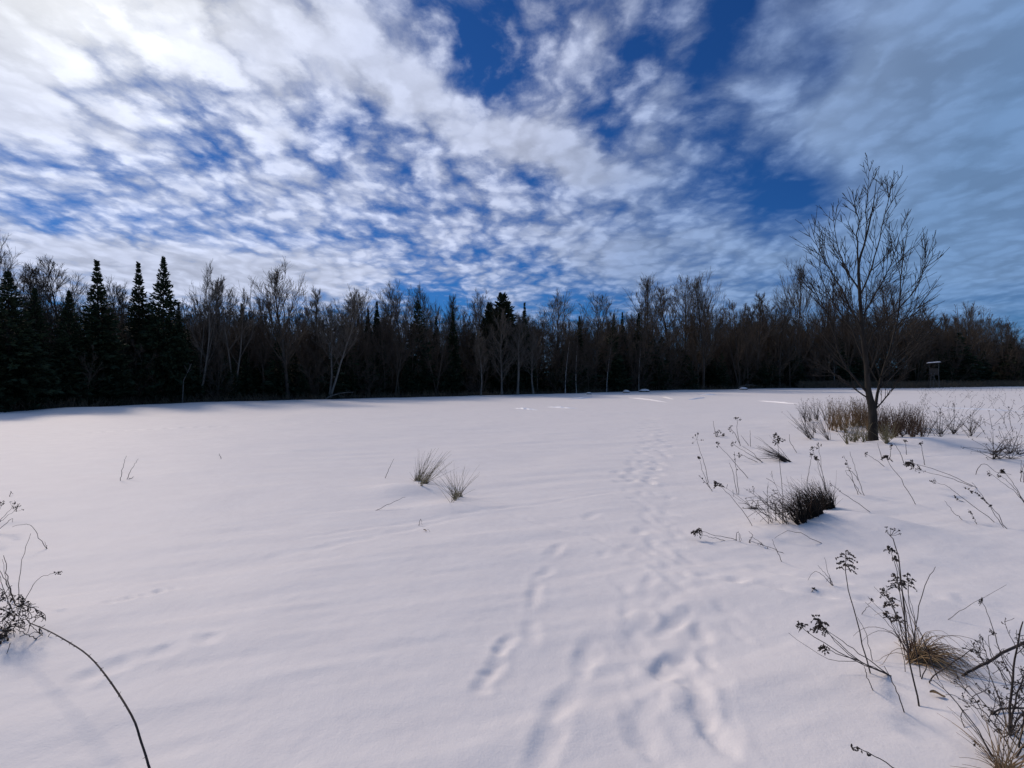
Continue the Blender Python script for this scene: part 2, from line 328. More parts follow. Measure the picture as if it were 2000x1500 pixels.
for k, t in enumerate(np.linspace(0, 1, 44)):           # a fox's dotted line crossing the field
    px = -30 + 1290 * t; prnt(px, 856 - 45 * t - 8 * math.sin(t * 3), .26, .12, 20 + 10 * rp.normal(), .05 * (0.5 + rp.random()))
for (ax, ay, bx, by, w, d) in [(930, 1350, 995, 1245, .09, .012), (640, 1040, 1180, 965, .12, .010), (560, 1085, 900, 1010, .15, .009), (1020, 1010, 1340, 1100, .10, .015), (1340, 1280, 1385, 1440, .12, .013),
        (1500, 1120, 1990, 1200, .2, .02), (150, 1330, 420, 1250, .14, .012), (230, 1180, 330, 1150, .1, .012), (1390, 1130, 1720, 1195, .12, .02)]:
    for t in np.linspace(0, 1, 9):                      # wind-softened grooves
        a0, a1 = flat(ax, ay), flat(bx, by); PRINTS.append((a0[0] + (a1[0] - a0[0]) * t + rp.normal() * .02, a0[1] + (a1[1] - a0[1]) * t + rp.normal() * .02, math.dist(a0, a1) / 6, w, math.atan2(a1[1] - a0[1], a1[0] - a0[0]), d * .7))
def bumpsum(x, y, items, pr):
    h = np.zeros_like(x)
    if x.size <= 400 and len(items):
        I = np.array(items)[:, :, None]; dx = x[None] - I[:, 0]; dy = y[None] - I[:, 1]; c, s = np.cos(I[:, 4]), np.sin(I[:, 4]); u = (dx * c + dy * s) / I[:, 2]; v = (-dx * s + dy * c) / I[:, 3]; d = I[:, 5]
        if pr: q = np.minimum((2 * u) ** 2 + (2 * v) ** 2, 400); return (-d * np.exp(-(q / 1.15)) + .18 * d * np.exp(-((np.sqrt(q) - 1.9) / .75) ** 2)).sum(0)
        return (d * np.exp(-np.minimum(u * u + v * v, 400))).sum(0)
    for (cx, cy, a, b, ro, d) in items:
        rad = 3.2 * max(a, b); m = (np.abs(x - cx) < rad) & (np.abs(y - cy) < rad)
        if not m.any(): continue
        dx = x[m] - cx; dy = y[m] - cy; c, s = math.cos(ro), math.sin(ro); u = (dx * c + dy * s) / a; v = (-dx * s + dy * c) / b
        if pr:
            q = (2 * u) ** 2 + (2 * v) ** 2; h[m] += -d * np.exp(-(q / 1.1) ** 1.5) + .22 * d * np.exp(-((np.sqrt(q) - 1.6) / .55) ** 2)
        else: h[m] += d * np.exp(-(u * u + v * v))
    return h
def height(x, y, prints=True):
    x = np.atleast_1d(np.asarray(x, float)); y = np.atleast_1d(np.asarray(y, float))
    r = np.hypot(x, y); near = 1 / (1 + (r / 45.0) ** 4)
    h = .10 * vnoise(x, y, .16, 3) + .045 * vnoise(x, y, .5, 5) * near + .022 * vnoise(x, y * 1.0, 1.3, 8) * near
    c, s = math.cos(R(20)), math.sin(R(20)); u, v = x * c + y * s, -x * s + y * c
    h += .020 * vnoise(u * .45, v * 2.2, 1.6, 12) * near + .010 * vnoise(u * .4, v * 2.5, 4.5, 14) * near * np.exp(-r / 14)
    h *= np.clip((r - 0.3) / 1.5, 0, 1)
    h += bumpsum(x, y, MOUNDS, False)
    if prints:
        wx = .05 * vnoise(x, y, 7, 31) + .025 * vnoise(x, y, 19, 32); wy = .05 * vnoise(x, y, 7, 33) + .025 * vnoise(x, y, 19, 34)
        h += bumpsum(x + wx, y + wy, PRINTS, True)
    return h
def ground(px, py, prints=True):
    """point of the snow seen at that place of the photograph."""
    d = px_dir(px, py); z = 0.0
    for _ in range(12):
        t = (CAM_H - z) / -d[2]; z = .5 * z + .5 * float(height(d[0] * t, d[1] * t, prints)[0])
    return np.array([d[0] * t, d[1] * t, float(height(d[0] * t, d[1] * t, prints)[0])])
def at(px, py, depth):
    d = px_dir(px, py); return np.array([0, 0, CAM_H]) + d * (depth / d[1])
def zg(x, y): return float(height(x, y)[0])

ys = np.concatenate([[-60, -25, -10, -4, -1.5, -.3, .5, 1.1], np.geomspace(1.55, 112, 640), [130, 170, 260, 500, 1200, 3000]])
ss = np.concatenate([[-60, -20, -8, -4, -2.4, -1.7], np.linspace(-1.3, 1.3, 470), [1.7, 2.4, 4, 8, 20, 60]])
X = ss[None, :] * (np.maximum(ys, 0) + .55)[:, None]; Y = np.repeat(ys[:, None], len(ss), 1)
g = Geo(); nr, nc = X.shape
ix = np.arange(nr * nc).reshape(nr, nc)
g.add(np.stack([X.ravel(), Y.ravel(), height(X.ravel(), Y.ravel())], 1), np.stack([ix[:-1, :-1], ix[:-1, 1:], ix[1:, 1:], ix[1:, :-1]], -1).reshape(-1, 4))
tag(obj('snow_field', g, 'snow'), kind='structure')

# edge of the wood: (pixel column, pixel row of the snow line)
EDGE = [(-900, 850), (-500, 832), (-200, 816), (0, 806), (120, 800), (250, 791), (400, 786), (640, 780), (900, 773), (1100, 768), (1250, 763.5), (1400, 760.5), (1600, 757.5), (1750, 756), (2000, 753), (2400, 751), (3000, 750)]
def edge_depth(px):
    y = np.interp(px, [e[0] for e in EDGE], [e[1] for e in EDGE]); return CAM_H * 1000 / (y - HY)
def wood(px, off=0.0):
    d = edge_depth(px) + off; x = (px - 1000) / 1000 * d
    return np.array([x, d, 0.0])
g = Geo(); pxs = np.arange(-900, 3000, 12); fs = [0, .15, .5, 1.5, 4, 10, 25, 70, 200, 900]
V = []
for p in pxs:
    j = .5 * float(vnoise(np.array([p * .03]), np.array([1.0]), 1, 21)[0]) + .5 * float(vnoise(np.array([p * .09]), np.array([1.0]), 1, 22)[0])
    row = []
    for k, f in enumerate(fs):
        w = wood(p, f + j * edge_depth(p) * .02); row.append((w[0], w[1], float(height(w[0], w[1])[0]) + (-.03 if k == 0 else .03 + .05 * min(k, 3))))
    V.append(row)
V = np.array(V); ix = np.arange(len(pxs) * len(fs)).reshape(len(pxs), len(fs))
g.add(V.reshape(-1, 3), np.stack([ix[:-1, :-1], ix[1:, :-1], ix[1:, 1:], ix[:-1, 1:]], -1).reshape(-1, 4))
tag(obj('forest_floor', g, 'floor_shade'), kind='structure')  # dark sheet over the snow, painted in place of shade under the trees
# ------------------------------------------------------------------ tree makers
def deciduous(seed, H=10., spread=3.2, f0=.28, nl=26, ns=9, nt=7, a_lo=58, a_hi=22, up=.16, r0=.13, tw=.011, lean=(0, 0), K2=2, wob=.10, forks=1):
    """bare broadleaf tree about H tall: returns (trunk, crown) geometry."""
    rg = np.random.default_rng(seed); tr, cr = Geo(), Geo()
    base = np.zeros((forks, 3)); base[:, :2] = rg.normal(size=(forks, 2)) * .05 * (forks > 1)
    dirs = np.array([[lean[0], lean[1], 1.0]] * forks) + (np.c_[rg.normal(size=(forks, 2)) * .16, np.zeros(forks)] if forks > 1 else 0)
    Lt = np.full(forks, H * .90) * (rg.uniform(.86, 1.0, forks) if forks > 1 else 1)
    P = walk(rg, base - [0, 0, .15], dirs, Lt, 10, .03, .035)
    t = np.linspace(0, 1, 11); Rd = np.broadcast_to((r0 / forks ** .4) * ((1 - t) ** .8 * .92 + .08) * (1 + .5 * np.exp(-t * 25)), (forks, 11))
    tubes(tr, P, Rd, 6)
    n1 = max(6, nl // forks); az = np.arange(n1) * 2.399 + rg.uniform(0, 6); tt = np.linspace(f0, .97, n1) + rg.normal(size=n1) * .015
    PL, DL, LL, RL = [], [], [], []
    for f in range(forks):
        fk = np.clip(tt, 0, .995) * 10; i = np.minimum(fk.astype(int), 9); w = (fk - i)[:, None]
        p = P[f, i] * (1 - w) + P[f, i + 1] * w; s = (tt - f0) / (1 - f0); a = np.radians(a_lo + (a_hi - a_lo) * s + rg.normal(size=n1) * 7)
        aa = az + f * 1.3
        PL.append(p); DL.append(np.stack([np.cos(aa) * np.sin(a), np.sin(aa) * np.sin(a), np.cos(a)], 1))
        LL.append(spread * (.28 + .72 * (1 - np.clip(s, 0, 1) ** 1.6)) * rg.uniform(.7, 1.12, n1) / forks ** .2)
        RL.append(np.interp(tt, t, Rd[f]) * rg.uniform(.38, .58, n1))
    PL, DL, LL, RL = map(np.concatenate, (PL, DL, LL, RL)); RL = np.maximum(RL, tw * 1.3)
    B1 = walk(rg, PL, DL, LL, 6, up, wob); R1 = RL[:, None] * (1 - .8 * np.linspace(0, 1, 7))[None]
    tubes(cr, B1, np.maximum(R1, tw), 4)
    p, d, l, r = children(rg, B1, R1, ns, .15, .98, 14, 42, .32, .60, LL); r = np.maximum(np.minimum(r * .7, .03), tw)
    B2 = walk(rg, p, d, l, 3, up * 1.1, wob); R2 = r[:, None] * (1 - .55 * np.linspace(0, 1, 4))[None]; tubes(cr, B2, np.maximum(R2, tw * .8), 3)
    p, d, l, r = children(rg, B2, R2, nt, .12, 1.0, 14, 46, .38, .70, l)
    B3 = walk(rg, p, d, l, K2, up * .8, wob * 1.3); R3 = np.maximum(r * .6, tw * .8)[:, None] * (1 - .5 * np.linspace(0, 1, K2 + 1))[None]; tubes(cr, B3, np.maximum(R3, tw * .5), 3)
    return tr, cr
def conifer(seed, H=9., W=1.5, nb=170, gap=0.03, spire=1.0, ns=26, sl=.16, droop=-.05, r0=.12, ragged=.15, boughs=True):
    """spruce or fir: trunk, whorled boughs and needle sprays."""
    rg = np.random.default_rng(seed); tr, cr = Geo(), Geo()
    P = walk(rg, np.array([[0, 0, -.15]]), np.array([[0, 0, 1.]]), np.array([H + .15]), 8, .1, .01); t = np.linspace(0, 1, 9)
    tubes(tr, P, (r0 * (1 - t) + .008)[None], 6)
    s = np.sort(rg.uniform(gap, .985, nb)); az = np.arange(nb) * 2.399 + rg.normal(size=nb) * .3
    prof = W * np.minimum((1 - s) ** spire * 1.15, .35 + 1.6 * s + .2) * rg.uniform(1 - ragged * 2, 1 + ragged, nb)
    prof = np.maximum(prof, .05)
    p = np.stack([np.interp(s, t, P[0, :, 0]), np.interp(s, t, P[0, :, 1]), np.interp(s, t, P[0, :, 2])], 1)
    el = np.radians(-12 + 62 * s ** 2.2 + rg.normal(size=nb) * 6)
    D = np.stack([np.cos(az) * np.cos(el), np.sin(az) * np.cos(el), np.sin(el)], 1)
    B = walk(rg, p, D, prof, 5, .0, .05, (0, 0, 1)); B[:, :, 2] += droop * prof[:, None] * (np.linspace(0, 1, 6) ** 2)[None] * np.where(s < .6, 1, .2)[:, None] + .10 * prof[:, None] * (np.linspace(0, 1, 6) ** 4)[None]
    if boughs: tubes(tr, B, (.012 * (1 - .8 * np.linspace(0, 1, 6)))[None] * np.ones((nb, 1)), 3)
    # needle sprays: diamond blades along every bough
    n = np.maximum((ns * np.clip(prof / W, .25, 1)).astype(int), 5); ii = np.repeat(np.arange(nb), n); u = rg.uniform(.08, 1.0, len(ii)) ** .8
    f = u * 5; k = np.minimum(f.astype(int), 4); w = (f - k)[:, None]; c = B[ii, k] * (1 - w) + B[ii, k + 1] * w; d = unit(B[ii, k + 1] - B[ii, k])
    side = unit(np.cross(d, np.array([0, 0, 1.]))) * rg.choice([-1, 1], len(ii))[:, None]
    dd = unit(d * rg.uniform(.4, 1.2, (len(ii), 1)) + side * rg.uniform(.0, 1.1, (len(ii), 1)) + np.array([0, 0, 1.]) * rg.normal(size=(len(ii), 1)) * .35)
    ln = sl * rg.uniform(.6, 1.5, len(ii)) * np.clip(prof[ii] / W + .45, .4, 1.2); wd = ln * rg.uniform(.30, .50, len(ii))
    nn = unit(np.cross(dd, rg.normal(size=dd.shape)))
    V = np.stack([c - dd * .02, c + dd * (ln * .45)[:, None] + nn * (wd * .5)[:, None], c + dd * ln[:, None], c + dd * (ln * .45)[:, None] - nn * (wd * .5)[:, None]], 1)
    cr.add(V.reshape(-1, 3), np.arange(len(ii) * 4).reshape(-1, 4))
    return tr, cr
# shared kinds
DEC = [deciduous(100 + k, 10, sp, f0, nl, 9, 8, al, ah, upw, .13, .0105, forks=fk, wob=.045) for k, (sp, f0, nl, al, ah, upw, fk) in enumerate([
    (4.0, .26, 22, 52, 16, .10, 1),   # 0 oval
    (5.0, .22, 24, 46, 12, .12, 1),   # 1 broad vase
    (3.0, .32, 22, 40, 14, .09, 1),   # 2 slender
    (4.2, .26, 24, 40, 10, .11, 3),   # 3 several stems
    (3.8, .42, 20, 50, 18, .10, 1),   # 4 high crown
    (3.6, .18, 26, 60, 18, .12, 1),   # 5 bushy, low limbs
    (3.8, .36, 22, 38, 10, .10, 2),   # 6 twin stem
    (5.0, .28, 26, 58, 18, .08, 1)])] # 7 round spreading
CON = [conifer(200 + k, 10, W, nb, gp, spi, 48, .28, dr, .12, rag) for k, (W, nb, gp, spi, dr, rag) in enumerate([
    (1.95, 460, .03, 1.2, -.12, .12),   # 0 narrow spire
    (2.3, 500, .02, 1.0, -.14, .14),   # 1 broad spruce
    (1.35, 380, .03, 1.05, -.10, .12),   # 2 slim
    (2.1, 300, .05, .80, -.05, .28),   # 3 ragged pine-like
    (1.9, 520, .02, .50, .10, .10)])]   # 4 dense blunt cedar
TREE_CACHE = {}
def tree_meshes(kind, k, tm, cm):
    key = (kind, k, tm, cm)
    if key not in TREE_CACHE:
        tr, cr = (DEC if kind == 'd' else CON)[k]; TREE_CACHE[key] = (mesh_of('trunk', tr, tm), mesh_of('crown', cr, cm))
    return TREE_CACHE[key]
def top_height(px, depth, top):
    d = px_dir(px, top); return CAM_H + d[2] / d[1] * depth
def plant_tree(name, kind, k, px, top, off, label, wid=1.0, tm='bark', cm='twig', cat='tree', group='trees along the edge of the wood', lean=0.0, rot=None):
    w = wood(px, off); z = zg(w[0], w[1]); H = top_height(px, w[1], top) - z
    root = thing(name, label, cat, (w[0], w[1], z), group)
    sc = H / 10.0; root.scale = (sc * wid, sc * wid, sc)
    root.rotation_euler = (0, R(lean), rng.uniform(0, 6.28) if rot is None else rot)
    del root['_o']
    a, b = tree_meshes(kind, k, tm, cm)
    for nm, me in (('trunk', a), ('crown', b)):
        o = bpy.data.objects.new(nm, me); COL.objects.link(o); o.parent = root
    return root
SP = 'conifers in the wood'
for (k, px, top, off, wid, label) in [
    (1, 22, 528, .6, 1.25, 'broad black-green spruce at the left frame edge, nearest of the wood'),
    (1, 66, 560, 1.4, 1.0, 'dark spruce just right of the big one at the left edge'),
    (1, 135, 566, 1.6, .95, 'shorter dark spruce between the left edge and the first tall spire'),
    (0, 193, 507, 1.2, 1.15, 'tall pointed spruce, leftmost of the three spires on the left'),
    (0, 273, 511, 1.8, 1.0, 'tall narrow spruce, middle of the three spires on the left'),
    (1, 318, 499, 1.0, .85, 'tallest full spruce, rightmost of the three spires on the left'),
    (0, 351, 590, .8, .8, 'small pointed spruce tucked right of the tallest spire'),
    (2, 477, 592, 3.0, .9, 'slim dark spruce half hidden left of the broad round bare crown'),
    (2, 722, 603, 4.0, .9, 'shorter of two slim spruces side by side left of centre'),
    (0, 736, 588, 3.2, .9, 'taller of two slim spruces side by side left of centre'),
    (3, 815, 584, 2.5, .9, 'ragged open-topped conifer between two forked bare crowns'),
    (2, 850, 617, 4.0, .9, 'low slim spruce between the ragged conifer and the pointed one'),
    (2, 882, 607, 3.0, 1.0, 'pointed spruce under the small bare crown against open blue'),
    (4, 958, 592, 3.5, .8, 'narrow dark cedar hugging the left of the dense blunt one'),
    (4, 984, 574, 3.0, 1.05, 'dense blunt-topped dark cedar at the centre of the wood'),
    (0, 1024, 590, 2.5, .8, 'lone narrow spire just right of the dense blunt cedar'),
    (2, 1129, 617, 2.5, .9, 'slim spruce standing between two round pale crowns right of centre'),
    (1, 1197, 611, 3.0, .62, 'left one of three dark spruces beside the tall fan crowns'),
    (0, 1215, 609, 4.0, .8, 'middle one of three dark spruces beside the tall fan crowns'),
    (2, 1244, 612, 3.0, 1.0, 'right one of three dark spruces, under the leaning fan crown')]:
    plant_tree('spruce_tree' if k != 4 else 'cedar_tree', 'c', k, px, top, off, label, wid, 'darkbark', 'cedar' if k == 4 else 'needle', 'conifer', SP)
for (k, px, top, off, wid, tm, lean, label) in [
    (7, 5, 478, 4.0, .7, 'bark', 0, 'bare tree rising behind the spruce at the left frame edge'),
    (2, 92, 508, 5.0, 1.0, 'bark', -2, 'left of two tall bare trees behind the small spruces at far left'),
    (4, 118, 506, 5.5, .9, 'bark', 2, 'right of two tall bare trees behind the small spruces at far left'),
    (0, 214, 545, 7.0, .8, 'bark', 0, 'thin bare crown just right of the leftmost spire'),
    (2, 243, 556, 8.0, 1.0, 'bark', 0, 'low bare crown between the first and second spires'),
    (3, 388, 502, 1.0, .62, 'pale', 0, 'tall pale many-stemmed bare tree right of the tallest spruce'),
    (2, 425, 540, 2.5, 1.0, 'bark', 0, 'bare tree between two taller pale crowns left of centre'),
    (6, 458, 528, 1.6, .7, 'pale', 3, 'pale slender bare crown left of the broad round one'),
    (0, 512, 580, 5.0, .8, 'bark', 0, 'low bare crown against the left flank of the broad round tree'),
    (1, 562, 531, .8, 1.0, 'bark', 0, 'broad dense rounded bare tree, widest crown left of centre'),
    (2, 615, 556, 4.0, .9, 'bark', 0, 'upright bare tree just right of the broad round crown'),
    (6, 643, 562, .3, 1.0, 'pale', -3, 'pale bare tree forking low into two leaning stems'),
    (4, 685, 564, 3.5, .9, 'bark', 0, 'feathery bare crown, left of a pair left of centre'),
    (0, 712, 566, 4.5, .7, 'bark', 0, 'feathery bare crown, right of a pair left of centre'),
    (0, 757, 588, 6.0, .8, 'bark', 0, 'low bare crown right of the two slim spruces'),
    (7, 795, 566, 4.0, .75, 'bark', -10, 'bare tree leaning left with long spreading branches'),
    (7, 838, 564, 5.0, .65, 'bark', 8, 'bare tree leaning right behind the ragged conifer'),
    (2, 889, 567, 6.0, .8, 'bark', 0, 'small bare crown standing alone against a patch of open blue'),
    (7, 935, 576, 4.0, .75, 'bark', -4, 'fine-twigged round bare crown left of the blunt cedar'),
    (2, 939, 640, -.3, .8, 'pale', 2, 'slim pale sapling in front, left of the blunt cedar'),
    (5, 980, 600, -.3, .7, 'pale', 0, 'slender pale tree in front of the dense blunt cedar'),
    (2, 1011, 606, -.2, 1.0, 'pale', 2, 'slender pale tree in front of the lone narrow spire'),
    (2, 1042, 640, -.4, 1.0, 'pale', 4, 'pale leaning sapling right of the lone narrow spire'),
    (7, 1087, 578, 3.5, .8, 'bark', 0, 'round fine-twigged bare crown right of the lone narrow spire'),
    (0, 1163, 574, 3.0, .85, 'bark', 0, 'oval bare crown left of the three dark spruces'),
    (1, 1262, 543, 2.0, .8, 'bark', -7, 'tall fan-shaped bare tree leaning left, first of the tall group'),
    (2, 1306, 551, 3.0, 1.1, 'bark', 0, 'upright dense bare tree, second of the tall group'),
    (4, 1335, 538, 3.5, .7, 'bark', 0, 'tallest narrow bare tree, third of the tall group right of centre'),
    (1, 1374, 544, 1.5, .75, 'bark', 0, 'thick brush-shaped bare tree, last of the tall group'),
    (3, 1445, 570, 1.5, .8, 'bark', 0, 'many-stemmed bare tree right of the gap after the tall group'),
    (2, 1480, 566, 2.5, 1.1, 'bark', 0, 'bare tree right of the many-stemmed one'),
    (0, 1522, 578, 2.5, .8, 'bark', 0, 'bare tree left of the tall crowns behind the lone field tree'),
    (1, 1563, 520, 2.0, .65, 'bark', -3, 'tall bare crown behind the left branches of the lone field tree'),
    (3, 1604, 528, 3.0, .6, 'bark', 0, 'bare tree close behind the left side of the lone field tree'),
    (0, 1652, 560, 5.0, .8, 'bark', 0, 'bare tree directly behind the trunk of the lone field tree'),
    (7, 1738, 549, 2.0, .75, 'bark', 0, 'dense round bare crown behind the right branches of the lone tree'),
    (0, 1803, 618, 4.0, .9, 'bark', 0, 'low bare crown above the snow-roofed hunting stand'),
    (7, 1888, 601, 3.0, .9, 'bark', 0, 'broad dome-shaped bare tree right of the hunting stand'),
    (7, 1955, 626, 6.0, .8, 'bark', 3, 'lower sloping bare crown at the far right end of the wood')]:
    plant_tree('bare_tree', 'd', k, px, top, off, label, wid * 1.2, tm, 'paletwig' if tm == 'pale' else 'twig', 'tree', 'bare trees along the edge of the wood', lean)
# white birch stems close to the edge
for (px, top, off, lean, label) in [
    (1104, 640, -.2, -3, 'thin pale birch leaning left under the round fine-twigged crown'),
    (1126, 650, -.3, 2, 'thin pale birch under the slim spruce right of centre'),
    (1185, 655, -.4, -6, 'white leaning birch in front of the three dark spruces'),
    (1248, 660, -.3, 0, 'straight pale birch in front of the leaning fan crown'),
    (1629, 672, 0, 5, 'white birch leaning behind the lone field tree'),
    (1866, 690, 1.0, -4, 'crooked pale birch just right of the hunting stand')]:
    plant_tree('birch_tree', 'd', 2, px, top, off, label, .55, 'birch', 'twig', 'birch', 'birches in the wood', lean)

# ------------------------------------------------------------------ the wood behind, read as one mass
LO_D = [deciduous(300 + k, 10, sp, .28, 16, 7, 6, 46, 14, .11, .11, .013, K2=1, forks=fk, wob=.05) for k, (sp, fk) in enumerate([(4.0, 1), (4.6, 1), (3.4, 2), (4.2, 1)])]
LO_C = [conifer(400 + k, 10, W, 150, .02, sp, 18, .50, -.1, .13, .18, boughs=False) for k, (W, sp) in enumerate([(1.7, 1.1), (2.1, .95), (1.5, 1.2)])]
LO_B = [deciduous(500 + k, 10, 4.5, .06, 18, 6, 6, 55, 20, .10, .06, .020, K2=1, forks=3, wob=.06) for k in range(3)]
def mass(name, label, cat, protos, mat, places):
    """one object: many plants of a few shapes set out on points (proto index, place, turn, size)."""
    me = bpy.data.meshes.new(name); me.vertices.add(len(places)); me.vertices.foreach_set('co', np.array([q[1] for q in places], np.float32).ravel())
    for an, ty, key, dat in (('turn', 'FLOAT_VECTOR', 'vector', np.array([(0, 0, q[2]) for q in places], np.float32)), ('size', 'FLOAT_VECTOR', 'vector', np.array([q[3] for q in places], np.float32)), ('which', 'INT', 'value', np.array([q[0] for q in places], np.int32))):
        me.attributes.new(an, ty, 'POINT').data.foreach_set(key, dat.ravel())
    o = bpy.data.objects.new(name, me); COL.objects.link(o); me.materials.append(M[mat])
    ng = bpy.data.node_groups.new(name, 'GeometryNodeTree'); ng.interface.new_socket('Geometry', in_out='INPUT', socket_type='NodeSocketGeometry'); ng.interface.new_socket('Geometry', in_out='OUTPUT', socket_type='NodeSocketGeometry')
    N = ng.nodes; gi, go = N.new('NodeGroupInput'), N.new('NodeGroupOutput'); jn = N.new('GeometryNodeJoinGeometry'); iop = N.new('GeometryNodeInstanceOnPoints')
    for k in reversed(range(len(protos))):
        g = Geo()
        for part in protos[k]: g.merge(part)
        po = bpy.data.objects.new(name + '_form', mesh_of(name + '_form', g, mat)); oi = N.new('GeometryNodeObjectInfo'); oi.inputs['Object'].default_value = po
        g2 = N.new('GeometryNodeGeometryToInstance'); ng.links.new(oi.outputs['Geometry'], g2.inputs[0]); ng.links.new(g2.outputs[0], jn.inputs[0])
    def attr(nm, ty):
        n = N.new('GeometryNodeInputNamedAttribute'); n.data_type = ty; n.inputs['Name'].default_value = nm; return n.outputs['Attribute']
    ng.links.new(gi.outputs[0], iop.inputs['Points']); ng.links.new(jn.outputs[0], iop.inputs['Instance']); iop.inputs['Pick Instance'].default_value = True
    ng.links.new(attr('which', 'INT'), iop.inputs['Instance Index']); ng.links.new(attr('turn', 'FLOAT_VECTOR'), iop.inputs['Rotation']); ng.links.new(attr('size', 'FLOAT_VECTOR'), iop.inputs['Scale'])
    ng.links.new(iop.outputs[0], go.inputs[0]); o.modifiers.new('plants', 'NODES').node_group = ng
    return tag(o, label, cat, kind='stuff')
rw = np.random.default_rng(31)
# skyline of the mass: pixel column -> typical top row
SKY_L = [(-600, 560), (0, 600), (150, 605), (300, 612), (500, 616), (700, 620), (900, 630), (1000, 634), (1200, 630), (1400, 620), (1600, 616), (1750, 622), (1850, 640), (1960, 655), (2050, 700), (2400, 700)]
def skyl(px): return np.interp(px, [a for a, _ in SKY_L], [b for _, b in SKY_L])
pd, pc, pb = [], [], []
for i in range(520):
    px = rw.uniform(-250, 2120) if i % 3 else rw.uniform(300, 2000); off = 1.5 + rw.random() ** 1.3 * 24; w = wood(px, off); z = zg(w[0], w[1])
    H = top_height(px, w[1], skyl(px) + rw.normal() * 17) - z
    if H > 2: pd.append((int(rw.integers(4)), (w[0], w[1], z), rw.uniform(0, 6.28), (H / 10,) * 3))
for i in range(520):
    px = rw.uniform(-300, 2060) if i % 3 else rw.uniform(400, 2080); off = .8 + rw.random() ** 1.2 * 20; w = wood(px, off); z = zg(w[0], w[1])
    lo = 700 if px > 1250 else (686 if px > 430 else 655)
    H = top_height(px, w[1], lo + rw.normal() * 18 - (18 if px < 420 else 0)) - z; sw = rw.uniform(1.0, 1.8)
    if H > 1.2: pc.append((int(rw.integers(3)), (w[0], w[1], z), rw.uniform(0, 6.28), (H / 10 * sw, H / 10 * sw, H / 10)))
for i in range(420):
    px = rw.uniform(-200, 2100); off = .3 + rw.random() * 12; w = wood(px, off); z = zg(w[0], w[1]); H = top_height(px, w[1], 660 + rw.normal() * 22) - z
    pb.append((int(rw.integers(3)), (w[0], w[1], z), rw.uniform(0, 6.28), (H / 10,) * 3))
for i in range(60):                                       # thicker young growth where the wood is thinnest
    px = rw.uniform(1320, 1560); w = wood(px, 3 + rw.random() * 18); z = zg(w[0], w[1]); H = top_height(px, w[1], 694 + rw.normal() * 12) - z; sw = rw.uniform(1.2, 1.9)
    pc.append((int(rw.integers(3)), (w[0], w[1], z), rw.uniform(0, 6.28), (H / 10 * sw, H / 10 * sw, H / 10)))
mass('dense_wood', 'dense mass of bare trunks and twigs deep in the wood', 'woods', LO_D, 'twig', pd)
mass('bare_thicket', 'tangle of bare saplings filling the wood between the trunks', 'thicket', LO_B, 'twig', pb)
mass('evergreen_understory', 'dark mass of young evergreens filling the wood below the crowns', 'evergreens', [(c[1],) for c in LO_C], 'needle', pc)

# dry weeds along the foot of the wood
def scatter_weeds(g, pts, hs, rg, r=.006, lean=.25, K=3, heads=None):
    n = len(pts); D = np.c_[rg.normal(size=(n, 2)) * lean, np.ones(n)]; P = walk(rg, pts - [0, 0, .03], D, hs, K, -.05, .10)
    tubes(g, P, (r * (1 - .6 * np.linspace(0, 1, K + 1)))[None] * np.ones((n, 1)), 3)
    if heads is not None: 
        c = np.repeat(P[:, -1], 3, 0) + rg.normal(size=(n * 3, 3)) * heads * 1.5; octas(g, c, heads * rg.uniform(.6, 1.3, n * 3), D.repeat(3, 0))
    return P
g = Geo(); rg = np.random.default_rng(41); n = 5200
pxx = rg.uniform(-100, 2050, n); off = rg.uniform(-.1, 1.0, n) ** 2 * 3 - .15
W = np.array([wood(p, o) for p, o in zip(pxx, off)]); W[:, 2] = height(W[:, 0], W[:, 1])
scatter_weeds(g, W, rg.uniform(.3, .85, n) * np.interp(pxx, [0, 800, 2000], [.75, .85, 1.2]), rg, .012, .4, 3)
tag(obj('edge_brush', g, 'brush'), 'low dry weeds and brush along the foot of the wood', 'brush', kind='stuff')
g = Geo(); n = 5200; pxx = rg.uniform(1560, 2100, n); dd = np.array([edge_depth(p) for p in pxx]) - rg.uniform(.2, 9, n) * np.interp(pxx, [1560, 1700, 1760], [.1, .45, 1])
W = np.stack([(pxx - 1000) / 1000 * dd, dd, np.zeros(n)], 1); W[:, 2] = height(W[:, 0], W[:, 1])
scatter_weeds(g, W, rg.uniform(.7, 1.25, n), rg, .022, .3, 2)
tag(obj('tall_grass_strip', g, 'brush'), 'brown strip of tall dead grass at the foot of the right-hand wood', 'grass', kind='stuff')

# ------------------------------------------------------------------ the lone tree in the field
def smooth_path(p, n):
    """Catmull-Rom through the points, n samples."""
    p = np.asarray(p, float); q = np.vstack([2 * p[0] - p[1], p, 2 * p[-1] - p[-2]]); m = len(p) - 1; out = []
    for t in np.linspace(0, m - 1e-6, n):
        i = int(t); u = t - i; a, b, c, d = q[i], q[i + 1], q[i + 2], q[i + 3]
        out.append(.5 * ((2 * b) + (-a + c) * u + (2 * a - 5 * b + 4 * c - d) * u * u + (-a + 3 * b - 3 * c + d) * u ** 3))
    return np.array(out)
TB = ground(1705, 862, False); D0 = TB[1]
lone = thing('lone_tree', 'lone bare tree with twin low stems standing in the snowy field', 'tree', TB)
tp = [at(x, y, D0) for x, y in [(1707, 872), (1705, 845), (1704, 800), (1696, 764), (1692, 710), (1684, 648), (1679, 570), (1677, 516), (1688, 478), (1700, 428), (1708, 385), (1712, 350)]]
P = smooth_path(tp, 26); tq = np.linspace(0, 1, 26)
rt = np.interp(tq, [0, .08, .2, .3, .45, .6, .7, 1], [.128, .108, .090, .062, .048, .032, .023, .005])
g = Geo(); tubes(g, P[None], rt[None], 10); obj('trunk', g, 'darkbark', lone)
rl = np.random.default_rng(77)
